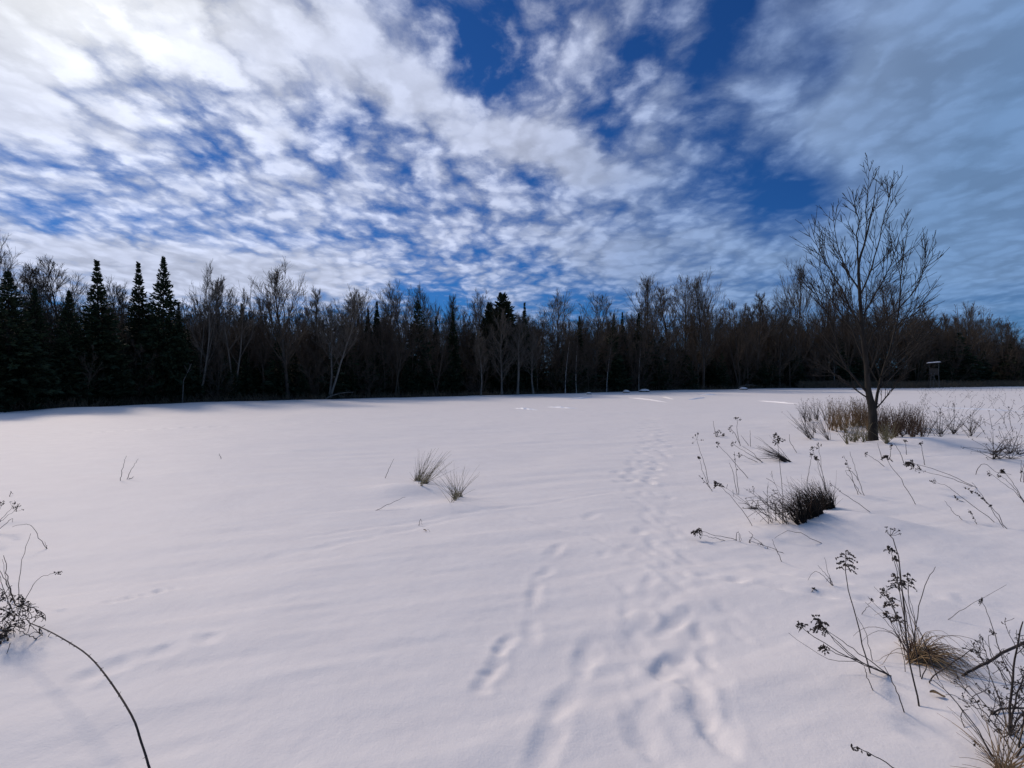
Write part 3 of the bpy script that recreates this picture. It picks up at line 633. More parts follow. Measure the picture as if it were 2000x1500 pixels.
for pts, dz, r0 in [
    ([(1705, 812), (1713, 780), (1722, 735), (1737, 690), (1750, 640), (1758, 590), (1759, 550), (1763, 500), (1772, 455)], .7, .055),
    ([(1709, 800), (1735, 770), (1760, 738), (1784, 720)], -.7, .028),
    ([(1691, 695), (1706, 650), (1732, 622), (1760, 600), (1784, 570), (1800, 540), (1811, 508), (1816, 486)], -.6, .036),
    ([(1693, 765), (1665, 735), (1642, 700), (1628, 650), (1612, 605), (1590, 565), (1563, 526)], .6, .045),
    ([(1696, 778), (1660, 752), (1635, 733), (1612, 720), (1592, 706)], -.8, .026),
    ([(1683, 640), (1660, 598), (1640, 560), (1615, 520), (1596, 480), (1579, 428)], -.5, .036),
    ([(1679, 568), (1656, 535), (1641, 500), (1631, 450), (1626, 400)], .6, .030),
    ([(1677, 520), (1674, 470), (1677, 430), (1666, 400), (1654, 368)], .2, .030),
    ([(1689, 476), (1692, 430), (1694, 390), (1697, 350), (1700, 322)], -.2, .020),
    ([(1679, 578), (1700, 530), (1715, 480), (1725, 430), (1735, 388), (1742, 355)], .7, .030),
    ([(1683, 622), (1706, 580), (1726, 545), (1746, 500), (1757, 462), (1766, 428)], -.7, .026),
    ([(1691, 712), (1672, 662), (1652, 625), (1628, 590), (1604, 545), (1585, 500)], 1.2, .032),
    ([(1685, 655), (1690, 600), (1702, 550), (1712, 500)], 1.4, .026),
    ([(1685, 665), (1668, 612), (1660, 560), (1650, 510)], -1.3, .026),
    ([(1722, 735), (1740, 715), (1770, 680), (1795, 640), (1806, 600)], .5, .022),
    ([(1693, 740), (1712, 690), (1722, 650), (1735, 600)], -.9, .022)]:
    n = len(pts); p3 = [at(x, y, D0 + dz * (i / (n - 1))) for i, (x, y) in enumerate(pts)]; L = smooth_path(p3, 14); r0 *= .72
    L[1:-1] += rl.normal(size=(12, 3)) * .010
    ln = np.linalg.norm(np.diff(L, axis=0), axis=1).sum(); rr = r0 * (1 - .86 * np.linspace(0, 1, 14) ** .8)
    g = Geo(); tubes(g, L[None], rr[None], 6); limb = obj('limb', g, 'darkbark', lone)
    B = L[None]; Rr = np.maximum(rr, .008)[None]
    g = Geo(); p, d, l, r = children(rl, B, Rr, int(6 + ln * 4.2), .12, .93, 18, 38, .24, .48, np.array([max(ln, 1.2)]), .75)
    B2 = walk(rl, p, d, l, 5, .07, .03); R2 = np.maximum(r * .5, .0078)[:, None] * (1 - .55 * np.linspace(0, 1, 6))[None]; tubes(g, B2, R2, 4)
    p, d, l2, r = children(rl, B2, R2, 4, .25, .95, 18, 42, .28, .55, l)
    B3 = walk(rl, p, d, l2, 3, .08, .04); tubes(g, B3, np.maximum(r * .6, .0065)[:, None] * (1 - .35 * np.linspace(0, 1, 4))[None], 3)
    obj('twigs', g, 'darkbark', limb)

# ------------------------------------------------------------------ dead weeds: stems and seed heads
HEADS = np.random.default_rng(99)
def plume(g, tip, dirv, size, rg, n=9, lump=.0042):
    """goldenrod plume: drooping branchlets set with fuzzy lumps."""
    dirv = unit(dirv); 
    for k in range(n):
        s = k / n; p0 = tip - dirv * size * (.9 * s); a = rg.uniform(0, 6.28); h = np.array([math.cos(a), math.sin(a), 0])
        L = size * (.28 + .45 * s) * rg.uniform(.7, 1.2)
        B = [p0]; d = unit(dirv * .9 + h * .9)
        for j in range(5): d = unit(d + np.array([0, 0, -.34]) + h * .1); B.append(B[-1] + d * L / 5)
        B = np.array(B); tubes(g, B[None], np.full((1, 6), .0011), 3)
        m = max(5, int(L / (lump * 1.3))); t = rg.uniform(.2, 1, m) * 5; i = np.minimum(t.astype(int), 4); w = (t - i)[:, None]
        c = B[i] * (1 - w) + B[i + 1] * w + rg.normal(size=(m, 3)) * lump * .5 + np.array([0, 0, lump * .5]); octas(g, c, lump * rg.uniform(.55, 1.25, m), rg.normal(size=(m, 3)))
def umbel(g, tip, dirv, size, rg, n=7, lump=.004):
    for k in range(n):
        d = unit(unit(dirv) + rg.normal(size=3) * .75); e = tip + d * size * rg.uniform(.5, 1.0); m = (tip + e) / 2 + np.array([0, 0, -.1 * size])
        tubes(g, np.array([[tip, m, e]]), np.full((1, 3), .0011), 3); octas(g, e + rg.normal(size=(4, 3)) * lump, lump * rg.uniform(.6, 1.3, 4))
def buds(g, P, n, rg, lump=.006, t0=.45):
    i = rg.uniform(t0, 1, n) * (len(P) - 1); k = np.minimum(i.astype(int), len(P) - 2); w = (i - k)[:, None]; c = P[k] * (1 - w) + P[k + 1] * w
    off = unit(rg.normal(size=(n, 3))) * lump * 2.2; off[:, 2] -= lump * .8
    tubes(g, np.stack([c, c + off], 1), np.full((n, 2), .0009), 3); octas(g, np.repeat(c + off, 2, 0) + rg.normal(size=(n * 2, 3)) * lump * .5, lump * rg.uniform(.5, 1.1, n * 2), rg.normal(size=(n * 2, 3)))
def stem_path(pts, dz, n=12, sink=.05, wob=.004):
    b = ground(*pts[0]); D = b[1]; m = len(pts) - 1
    p3 = [b] + [at(x, y, D + dz * (i + 1) / m) for i, (x, y) in enumerate(pts[1:])]
    for q in p3[1:]: q[2] = max(q[2], zg(q[0], q[1]) + .012)
    L = smooth_path(p3, n); L[1:-1] += HEADS.normal(size=(n - 2, 3)) * wob * min(1.0, D / 5)
    L[0] -= unit(L[1] - L[0]) * sink; L[0][2] = min(L[0][2], zg(L[0][0], L[0][1]) - .02)
    return L, D
def add_stem(root, pts, head=None, hs=20, r=.0028, dz=None, mat='stem', leaves=0):
    dz = HEADS.normal() * .12 if dz is None else dz
    L, D = stem_path(pts, dz); r = max(r, D * .00058)
    g = Geo(); tubes(g, L[None], (r * (1 - .55 * np.linspace(0, 1, len(L))))[None], 5)
    if leaves:
        i = HEADS.integers(2, len(L) - 1, leaves); c = L[i]; d = unit(HEADS.normal(size=(leaves, 3)) + [0, 0, -.5]); ln = HEADS.uniform(.015, .05, leaves)
        B = walk(HEADS, c, d, ln, 3, -.4, .3); tubes(g, B, np.full((leaves, 4), .0016) * np.array([1, 1.6, 1.2, .4]), 3)
    st = obj('stem', g, mat, root)
    if head:
        g = Geo(); size = hs / 1000.0 * D; dv = L[-1] - L[-3]; lump = max(.0033, D * .00095)
        if head == 'plume': plume(g, L[-1], dv, size, HEADS, max(8, int(9 + size * 60)), lump)
        elif head == 'umbel': umbel(g, L[-1], dv, size, HEADS, 7, lump)
        elif head == 'buds': buds(g, L, max(4, int(hs)), HEADS, lump * 1.2)
        sh = obj('seed_head', g, 'head', st)
        if head == 'buds': sh['kind'] = 'stuff'
    return L
def weed(name, label, cat, stems, group='dead weeds standing in the snow'):
    root = thing(name, label, cat, ground(*stems[0]['pts'][0]), group)
    for s in stems: add_stem(root, **s)
    return root
S = lambda pts, head=None, hs=20, **k: dict(pts=pts, head=head, hs=hs, **k)
G_ = 'dead_goldenrod'
# foreground right
weed(G_, 'single dead goldenrod with a drooping dark plume left of the tall cluster', 'goldenrod', [S([(1700, 1315), (1681, 1240), (1665, 1180), (1653, 1130), (1652, 1078)], 'plume', 44, r=.0036), S([(1704, 1290), (1690, 1235), (1674, 1205)], r=.002)])
weed(G_, 'goldenrod clump bent flat to the left in the foreground', 'goldenrod', [
    S([(1740, 1320), (1690, 1298), (1640, 1262), (1590, 1205)], 'plume', 40), S([(1738, 1319), (1680, 1290), (1620, 1240), (1600, 1210)], 'plume', 30), S([(1737, 1319), (1680, 1294), (1610, 1285), (1540, 1236)], r=.002),
    S([(1736, 1319), (1670, 1290), (1600, 1250), (1570, 1228), (1560, 1216)], 'plume', 20), S([(1735, 1318), (1668, 1288), (1630, 1275), (1606, 1262)], 'plume', 24), S([(1733, 1316), (1660, 1262), (1612, 1230)], 'umbel', 12)])
weed(G_, 'tallest goldenrod cluster with many plumes in the right foreground', 'goldenrod', [
    S([(1795, 1379), (1788, 1340), (1773, 1270), (1764, 1190), (1758, 1110), (1748, 1062), (1738, 1046)], 'umbel', 22, r=.0042), S([(1777, 1274), (1762, 1190), (1750, 1110), (1737, 1068)], 'plume', 16), S([(1780, 1275), (1768, 1190), (1757, 1120), (1747, 1087)], 'plume', 14),
    S([(1798, 1322), (1786, 1250), (1768, 1170), (1748, 1122)], 'plume', 34), S([(1833, 1327), (1802, 1245), (1778, 1190), (1772, 1122)], 'plume', 30), S([(1775, 1276), (1758, 1220), (1742, 1180), (1726, 1150)], 'plume', 26),
    S([(1779, 1277), (1764, 1230), (1745, 1190), (1738, 1168)], 'plume', 26), S([(1777, 1278), (1762, 1240), (1752, 1200)], 'plume', 24), S([(1774, 1279), (1752, 1240), (1730, 1195)], 'plume', 18),
    S([(1783, 1270), (1790, 1210), (1808, 1140), (1827, 1107)], r=.003), S([(1776, 1279), (1740, 1225), (1690, 1176)], r=.002), S([(1778, 1279), (1745, 1220), (1695, 1165)], r=.002), S([(1768, 1312), (1762, 1270), (1745, 1190), (1707, 1146)], r=.0018), S([(1790, 1268), (1785, 1200), (1772, 1150)], r=.0018)])
def grass_blades(root, name, mat, bases, n, L0, L1, dirx, spread, up0, fall, r, rg, K=7, depth_spread=.5):
    """arching blades: start upwards, bend over by gravity."""
    b = bases[rg.integers(len(bases), size=n)] + np.c_[rg.normal(size=(n, 2)) * .012, np.zeros(n)]
    D = unit(np.c_[dirx + rg.normal(size=n) * spread, rg.normal(size=n) * depth_spread, np.full(n, up0) * rg.uniform(.6, 1.2, n)]); L = rg.uniform(L0, L1, n); P = [b - D * .03]
    for k in range(K): D = unit(D + np.array([0, 0, -fall]) * rg.uniform(.5, 1.5, (n, 1)) + rg.normal(size=D.shape) * .04); P.append(P[-1] + D * (L / K)[:, None])
    P = np.stack(P, 1); zz = height(P[:, 1:, 0].ravel(), P[:, 1:, 1].ravel()).reshape(n, K) + .006; P[:, 1:, 2] = np.maximum(P[:, 1:, 2], zz)
    g = Geo(); tubes(g, P, (r * (1 - .7 * np.linspace(0, 1, K + 1)))[None] * np.ones((n, 1)), 3); obj(name, g, mat, root); return P
def spots(px0, px1, py0, py1, n, rg): return np.array([ground(rg.uniform(px0, px1), rg.uniform(py0, py1)) for _ in range(n)])
rg = np.random.default_rng(5)
b = ground(1790, 1292); cg = thing('curled_grass_tuft', 'curled brown grass tuft arching right beside the tallest goldenrod cluster', 'grass tuft', b)
grass_blades(cg, 'blades', 'tan', spots(1775, 1800, 1284, 1296, 12, rg), 110, .28, .50, .50, .30, 1.5, .30, .0024, rg, 11, .40)
grass_blades(cg, 'dark_blades', 'rust', spots(1775, 1800, 1284, 1296, 12, rg), 50, .26, .46, .50, .30, 1.6, .28, .0028, rg, 11, .35)
W_ = 'dead_weed_stalk'
for label, stems in [
    ('bare thin stalk leaning left below the tallest goldenrod cluster', [S([(1766, 1391), (1750, 1345), (1727, 1301)], r=.003)]),
    ('short bare stalk below the flattened goldenrod clump', [S([(1705, 1348), (1694, 1320), (1688, 1301)], r=.0025)]),
    ('bent bare stick leaning right beside the curled grass tuft', [S([(1816, 1334), (1822, 1322), (1860, 1295), (1903, 1265)], r=.0038)]),
    ('small upright twig crossing the base of the curled grass', [S([(1800, 1326), (1822, 1275)], r=.003)]),
    ('little stick with one bud left of the tallest goldenrod cluster', [S([(1683, 1200), (1702, 1173)], 'umbel', 4, r=.002)]),
    ('small sprawling weed tuft with a bent twig above the single goldenrod', [S([(1626, 1143), (1612, 1120), (1597, 1104)], r=.0022), S([(1625, 1143), (1618, 1120), (1610, 1089)], r=.0018), S([(1624, 1142), (1605, 1122), (1590, 1117), (1578, 1141)], r=.002), S([(1627, 1143), (1620, 1130), (1614, 1136)], r=.002)]),
    ('tiny dark bud poking out of bare snow left of the single goldenrod', [S([(1584, 1157), (1590, 1153)], 'umbel', 5, r=.002)]),
    ('pair of long thin stalks leaning left into the lower right corner', [S([(1950, 1492), (1900, 1412), (1850, 1352), (1822, 1328)], r=.0026), S([(1946, 1488), (1895, 1410), (1858, 1360), (1834, 1330)], r=.002)]),
    ('broken stalk with a folded tip left of the corner bramble', [S([(1985, 1455), (1945, 1400), (1912, 1362), (1890, 1338), (1884, 1354)], r=.0026), S([(1960, 1385), (1930, 1374), (1908, 1352)], r=.002)]),
    ('drooping budded stalk at the bottom edge of the frame', [S([(1760, 1512), (1735, 1492), (1700, 1472), (1680, 1462), (1666, 1461)], 'buds', 9, r=.0026)]),
    ('thin hooked stem curling over snow left of the corner bramble', [S([(1884, 1421), (1877, 1398), (1884, 1386), (1892, 1388)], r=.002)]),
    ('small curled twig lying near the lower right corner', [S([(1928, 1471), (1912, 1455), (1898, 1447)], 'buds', 3, r=.002)]),
    ('straight stalk with a tiny bent head above the corner bramble', [S([(1978, 1330), (1950, 1262), (1936, 1215), (1918, 1176)], 'umbel', 8, r=.0026)]),
    ('thin stalk with one nodding dark head left of the corner bramble', [S([(1965, 1330), (1938, 1285), (1930, 1250), (1938, 1237)], 'umbel', 7, r=.0022), S([(1968, 1346), (1940, 1280), (1914, 1239)], r=.002)]),
    ('very thin pale stem slanting right above the curled grass tuft', [S([(1852, 1210), (1880, 1190), (1908, 1174), (1966, 1142)], r=.0016, mat='stemp')]),
    # middle distance, right
    ('upright goldenrod with a broad dark head in front of the sedge', [S([(1529, 1024), (1528, 960), (1523, 900), (1518, 848)], 'plume', 22, r=.0034)]),
    ('leftmost tall stalk with a small flat umbel near the trail', [S([(1384, 943), (1374, 900), (1361, 858)], 'umbel', 12)]),
    ('short broken stalk at the foot of the leftmost umbel', [S([(1391, 960), (1378, 942), (1364, 928)], 'buds', 5), S([(1388, 955), (1374, 925), (1366, 896)], 'umbel', 4, mat='stemp')]),
    ('long leaning goldenrod with a dark drooping head pointing at the trail', [S([(1469, 1027), (1445, 990), (1415, 957), (1394, 941)], 'plume', 18)]),
    ('pair of leaning stalks with curled tips behind the leaning goldenrod', [S([(1490, 903), (1460, 885), (1434, 869)], 'umbel', 7), S([(1480, 903), (1462, 895), (1447, 888)], 'umbel', 8), S([(1488, 903), (1468, 883), (1450, 872)], r=.002)]),
    ('twin upright stalks joined at the top left of the grey twigs', [S([(1443, 966), (1438, 920), (1434, 882)], 'buds', 4), S([(1440, 966), (1430, 918), (1424, 904)], r=.002), S([(1461, 934), (1432, 900), (1402, 868)], 'umbel', 5)]),
    ('fine branching weed nearest the middle of the field', [S([(1446, 871), (1437, 850), (1428, 838)], 'umbel', 9), S([(1446, 871), (1440, 845), (1440, 822)], 'umbel', 8), S([(1466, 872), (1465, 840)], r=.002, mat='stemp'), S([(1462, 870), (1447, 850)], r=.002, mat='stemp')]),
    ('tiny tuft with one thin stem beside the fine branching weed', [S([(1398, 852), (1393, 822)], r=.002, mat='stemp'), S([(1399, 853), (1402, 846)], 'umbel', 6), S([(1397, 853), (1412, 850)], 'umbel', 3)]),
    ('tall weed pair with dark round heads rising behind the sedge', [S([(1616, 965), (1603, 930), (1593, 892)], 'plume', 9), S([(1615, 966), (1606, 925), (1600, 874)], 'umbel', 9), S([(1612, 960), (1604, 915), (1586, 878)], 'umbel', 6), S([(1576, 945), (1581, 915), (1585, 889)], 'umbel', 4)]),
    ('long bare stalk leaning left just right of the sedge', [S([(1699, 1000), (1660, 972), (1624, 946), (1621, 938)], 'buds', 3)]),
    ('group of three thin upright stalks right of the sedge', [S([(1676, 966), (1662, 925), (1648, 890)], 'buds', 8), S([(1688, 968), (1672, 920), (1660, 882)], r=.002, mat='stemp'), S([(1682, 965), (1664, 938), (1651, 920)], r=.002, mat='stemp'), S([(1676, 938), (1665, 922), (1651, 919)], r=.002)]),
    ('goldenrod bent over with its dark head touching snow by the trail', [S([(1440, 1055), (1400, 1046), (1366, 1036), (1352, 1039)], 'plume', 24), S([(1418, 1056), (1390, 1050), (1372, 1045)], 'umbel', 8)]),
    ('broken stem with curled leaves lying in front of the sedge', [S([(1534, 1082), (1500, 1068), (1464, 1056)], 'buds', 6, r=.003), S([(1490, 1064), (1478, 1054), (1464, 1050)], r=.002), S([(1464, 1057), (1470, 1045), (1462, 1038)], r=.002)]),
    ('straight stick crossing the broken stem in front of the sedge', [S([(1527, 1097), (1517, 1075), (1508, 1053)], r=.003)]),
    ('bowed twig arching over the snow in front of the sedge', [S([(1605, 1061), (1580, 1050), (1560, 1040), (1541, 1037), (1524, 1043), (1513, 1055)], r=.0026)]),
    ('little pair of folded twigs by the bent-over goldenrod', [S([(1438, 1056), (1441, 1038), (1449, 1056)], r=.002), S([(1446, 1058), (1442, 1044)], r=.002)]),
    ('long leaning stalk with a clubbed head right of the three thin stalks', [S([(1788, 985), (1762, 940), (1738, 906), (1729, 890)], 'plume', 14)]),
    ('goldenrod pair flattened leftward with feathery heads before the mound', [S([(1908, 953), (1860, 930), (1800, 909), (1772, 902)], 'plume', 26), S([(1900, 950), (1850, 932), (1795, 918)], 'umbel', 10)]),
    ('thick leaning goldenrod with heads along its upper stem at far right', [S([(1967, 1033), (1945, 1000), (1915, 970), (1882, 951)], 'buds', 26, r=.0036), S([(1960, 1030), (1930, 985), (1898, 942)], r=.002)]),
    ('long thin stalk with a small nodding tip left of the thick leaner', [S([(1942, 1020), (1890, 980), (1850, 950), (1826, 942)], 'umbel', 7), S([(1890, 982), (1872, 976), (1862, 968)], 'buds', 5)]),
    ('short bare leaning stem in the hollow below the flattened pair', [S([(1879, 1015), (1860, 998), (1845, 978)], r=.002, mat='stemp')]),
    ('short budded stem between two long leaners at far right', [S([(1908, 1024), (1900, 1008), (1890, 995)], 'buds', 6)]),
    ('cluster of leaning umbels cut by the right frame edge', [S([(2003, 984), (1975, 955), (1938, 927)], 'umbel', 9), S([(2002, 983), (1980, 945), (1958, 918)], 'plume', 10), S([(2001, 983), (1978, 950), (1955, 930)], 'umbel', 8)]),
    ('bent stem folded like a hook near the right frame edge', [S([(1906, 927), (1912, 912), (1925, 906), (1948, 922), (1975, 944)], r=.0024)]),
    ('pair of upright twigs at the right frame edge', [S([(1994, 941), (1994, 898)], r=.004), S([(1999, 942), (1998, 905)], 'buds', 5)]),
    ('cluster of thin upright weeds on the mound before the lone tree', [S([(1806, 908), (1802, 885), (1799, 868)], 'umbel', 5), S([(1765, 905), (1757, 882), (1746, 866)], r=.002), S([(1723, 900), (1718, 880), (1714, 866)], r=.002), S([(1738, 896), (1741, 872)], 'umbel', 6), S([(1771, 888), (1768, 862)], 'umbel', 4)]),
    ('small leaning weed with a forked tip left of the clubbed stalk', [S([(1727, 911), (1706, 895), (1694, 888)], 'umbel', 6, mat='stemp')]),
    ('thin angled stem standing alone behind the dark low tussock', [S([(1556, 884), (1543, 862), (1542, 848)], r=.002, mat='stemp')]),
    # left and middle of the field
    ('pair of thin bare stalks alone on the left side of the field', [S([(235, 939), (240, 912), (247, 890)], r=.002, mat='stemp'), S([(248, 936), (258, 915), (270, 896)], r=.002, mat='stemp'), S([(252, 936), (262, 933)], r=.002, mat='stemp')]),
    ('tiny forked sprig far out on the left of the field', [S([(432, 896), (428, 886)], r=.002, mat='stemp')]),
    ('thin leaning stem left of the straw tussocks', [S([(752, 934), (760, 915), (770, 896)], r=.002, mat='stemp')]),
    ('long stem lying on snow left of the straw tussocks', [S([(731, 997), (765, 982), (792, 971)], r=.002, mat='stemp')]),
    ('tiny bent sprig below the straw tussocks', [S([(818, 1027), (822, 1014), (825, 1027)], r=.0018, mat='stemp')]),
    ('tiny V of stems near the left frame edge', [S([(19, 970), (22, 960), (25, 969)], r=.0018, mat='stemp')]),
    ('folded stalk leaning right above the left-hand weed clump', [S([(92, 1072), (74, 1046), (57, 1024), (24, 1029)], r=.0026), S([(92, 1071), (87, 1058)], r=.002)]),
    ('feathery twig heads cut by the left frame edge', [S([(-14, 1040), (4, 1012), (24, 990)], 'umbel', 14), S([(-12, 1040), (0, 1020), (28, 998)], 'umbel', 14), S([(-16, 1040), (-6, 1010), (2, 988)], 'umbel', 16), S([(-10, 1041), (12, 1022), (24, 1012), (24, 1020)], r=.002)])]:
    weed(W_, label, 'weed', stems)
# left-hand clump and the bramble cane
lw = weed('withered_weed_clump', 'dark withered leafy weed clump at the left frame edge', 'weed clump', [
    S([(37, 1180), (40, 1110), (60, 1042)], r=.0026, mat='stemp'), S([(28, 1172), (15, 1130), (7, 1085)], r=.0038), S([(30, 1176), (14, 1142), (-2, 1112)], r=.0038), S([(22, 1190), (6, 1150), (-2, 1120)], r=.003),
    S([(47, 1176), (70, 1137), (95, 1122), (114, 1118)], 'umbel', 8, r=.0022), S([(30, 1180), (16, 1150), (4, 1092)], r=.0022, mat='stemp'), S([(72, 1248), (50, 1238), (30, 1228)], r=.003)], None)
rg = np.random.default_rng(15); g = Geo()
for (cx, cy, n_, sp_) in [(38, 1182, 34, 11), (20, 1205, 30, 13), (6, 1228, 40, 13), (4, 1256, 26, 9), (76, 1202, 14, 6), (45, 1208, 22, 11), (2, 1165, 18, 8), (84, 1236, 6, 4)]:
    D = ground(10, 1245)[1]; c = np.array([at(cx + rg.normal() * sp_, cy + rg.normal() * sp_, D + rg.normal() * .05) for _ in range(n_)]); c[:, 2] = np.maximum(c[:, 2], height(c[:, 0], c[:, 1]) + .01)
    octas(g, c[::2], rg.uniform(.003, .008, len(c[::2])), rg.normal(size=(len(c[::2]), 3))); B = walk(rg, c, rg.normal(size=c.shape), rg.uniform(.03, .09, n_), 4, -.2, .4); tubes(g, B, np.full((n_, 5), .0019), 3)
obj('withered_leaves', g, 'head', lw)
bc = thing('bramble_cane', 'dark thorny bramble cane arching across the lower left snow', 'bramble', ground(300, 1540), None)
bb = ground(300, 1540); pl = [bb - [0, 0, .08]] + [at(x, y, d) for x, y, d in [(291, 1500, 2.10), (275, 1447, 2.13), (258, 1399, 2.18), (213, 1328, 2.34), (172, 1280, 2.52), (127, 1250, 2.70), (90, 1230, 2.86), (56, 1216, 3.0)]]
L = smooth_path(pl, 30); zz = height(L[:, 0], L[:, 1]); L[3:, 2] = np.maximum(L[3:, 2], zz[3:] + .02); g = Geo(); tubes(g, L[None], np.linspace(.0052, .0026, 30)[None], 6); obj('cane', g, 'stem', bc)
g = Geo(); i = rg.integers(3, 29, 34); d = unit(rg.normal(size=(34, 3))); tubes(g, np.stack([L[i], L[i] + d * .014], 1), np.tile([.0022, .0004], (34, 1)), 4); obj('thorns', g, 'stem', bc)

# straw tussocks in mid field
for label, bx, n_, dx, sp_, L0, L1, sd in [
    ('left straw grass tussock leaning right, half buried by a drift', [(806, 824, 935, 940)], 18, .28, .16, .24, .64, 1),
    ('middle straw grass tussock with blades swept to the right', [(818, 834, 940, 949)], 24, .72, .20, .28, .70, 2),
    ('right straw grass tussock fanning out thin blades both ways', [(884, 906, 968, 982)], 30, -.12, .55, .2, .60, 3)]:
    rg = np.random.default_rng(600 + sd); x0, x1, y0, y1 = bx[0]; b = spots(x0, x1, y0, y1, 10, rg); t = thing('straw_tussock', label, 'grass tuft', b.mean(0), 'straw tussocks in the middle of the field')
    grass_blades(t, 'blades', 'straw', b, n_, L0, L1, dx, sp_, 1.15, .025, .0028, rg, 6, .25); grass_blades(t, 'short_blades', 'straw', b, 44, .06, .24, dx * .6, .35, 1.1, .05, .0034, rg, 4, .35)
    grass_blades(t, 'dark_blades', 'stemp', b, 14, L0, L1, dx, sp_ * 1.4, 1.2, .02, .0028, rg, 6, .25)

# the dark sedge clump and the grey twigs beside it
rg = np.random.default_rng(71); b = np.array([ground(1556 + 74 * u, 1026 - 34 * u ** 1.5 - rg.uniform(0, 7) - 5 * math.sin(u * 3.1)) for u in rg.random(60)])
t = thing('dark_sedge_clump', 'dense black-brown sedge clump half buried in drifted snow', 'sedge', b.mean(0))
grass_blades(t, 'stalks', 'black', b, 560, .10, .40, -.34, .20, 1.0, .07, .0042, rg, 6, .30); grass_blades(t, 'fine_blades', 'rust', b, 170, .20, .55, -.42, .25, 1.0, .10, .0026, rg, 7, .3)
b = spots(1500, 1550, 1012, 1026, 16, rg); t = thing('grey_twig_bush', 'thin grey-brown twig bush leaning left beside the dark sedge', 'bush', b.mean(0))
P = grass_blades(t, 'stems', 'stem', b, 34, .25, .62, -.5, .40, 1.0, .04, .0032, rg, 7, .3)
g = Geo(); p, d, l, r = children(rg, P, np.full((34, 8), .003), 4, .3, 1, 25, 60, .15, .35, np.full(34, .45)); tubes(g, walk(rg, p, d, l, 3, -.05, .15), np.full((len(p), 4), .0022), 3); e = p[::3] + d[::3] * l[::3, None]; octas(g, e, rg.uniform(.004, .009, len(e))); obj('twigs', g, 'stem', t)
b = spots(1522, 1545, 898, 904, 8, rg); t = thing('low_tussock', 'dark low tussock swept left behind the upright goldenrod', 'grass tuft', b.mean(0))
grass_blades(t, 'blades', 'stem', b, 60, .2, .75, -.95, .3, .65, .04, .005, rg, 6, .3)
b = spots(1468, 1484, 992, 995, 6, rg); t = thing('trampled_sprig', 'flattened dark sprig on the snow left of the grey twig bush', 'weed', b.mean(0), None)
grass_blades(t, 'blades', 'stem', b, 20, .06, .2, -.5, .8, .5, .12, .004, rg, 5, .4)

# grasses and weeds round the foot of the lone tree
def patch(label, name, boxes, n, L0, L1, mat, r, lean, sp, fall, heads, seed, up=1.0):
    rg = np.random.default_rng(seed); b = np.concatenate([spots(*bx, max(8, n // 12 // len(boxes)), rg) for bx in boxes]); t = thing(name, label, 'dry grass' if name == 'dry_grass_clump' else 'weeds', b.mean(0), 'growth round the foot of the lone tree')
    P = grass_blades(t, 'stems', mat, b, n, L0, L1, lean, sp, up, fall, r, rg, 5, .25)
    P2 = P[:: max(1, heads)]
    g = Geo(); c = np.repeat(P2[:, -1], 3, 0) + rg.normal(size=(len(P2) * 3, 3)) * .018; octas(g, c, rg.uniform(.003, .0085, len(c)), rg.normal(size=(len(c), 3))); obj('seed_heads', g, 'rust' if mat != 'stem' else 'head', t)
patch('dense tan grass just left of the lone trunk', 'dry_grass_clump', [(1618, 1700, 826, 846)], 600, .35, .95, 'tan', .0065, -.06, .16, .03, 2, 81)
patch('rusty brown weeds just right of the lone trunk', 'dry_grass_clump', [(1712, 1800, 832, 856)], 500, .3, .88, 'rust', .0065, .0, .22, .03, 2, 82)
patch('thin grey weeds with nodding heads at the left end of the tree growth', 'weed_patch', [(1545, 1620, 815, 830)], 90, .35, .85, 'stemp', .006, -.15, .28, .05, 1, 83)
patch('sparse leaning stems in the snow left of the lone trunk', 'weed_patch', [(1560, 1640, 838, 862)], 70, .4, .95, 'stemp', .006, -.45, .3, .03, 3, 84)
patch('pale dry grass fringe at the front foot of the lone trunk', 'dry_grass_clump', [(1648, 1745, 856, 868)], 230, .2, .62, 'straw', .006, -.1, .3, .03, 3, 85)
patch('tangled dark weeds right of the lone tree beside the snow mound', 'weed_patch', [(1800, 1900, 842, 858)], 80, .3, .9, 'stem', .006, .05, .5, .03, 1, 86)
patch('upright brown weeds between the trunk and the snow mound', 'weed_patch', [(1740, 1810, 845, 860)], 100, .3, .75, 'rust', .006, .05, .3, .03, 1, 87)
patch('matted heap of dead twigs near the right frame edge', 'weed_patch', [(1925, 2000, 882, 903)], 70, .3, .75, 'stem', .006, .1, .75, .08, 1, 88, .6)
# the weedy slope beyond, too scattered to count
rg = np.random.default_rng(91); n = 300; px = rg.uniform(1790, 2150, n); py = 762 + 95 * rg.random(n) ** 1.5
W = np.array([ground(a, c, False) for a, c in zip(px, py)]); g = Geo(); scatter_weeds(g, W, rg.uniform(.2, .8, n), rg, .0075, .6, 4, .010)
tag(obj('scattered_weeds', g, 'stem'), 'scattered dead weeds over the snowy slope at far right', 'weeds', kind='stuff')

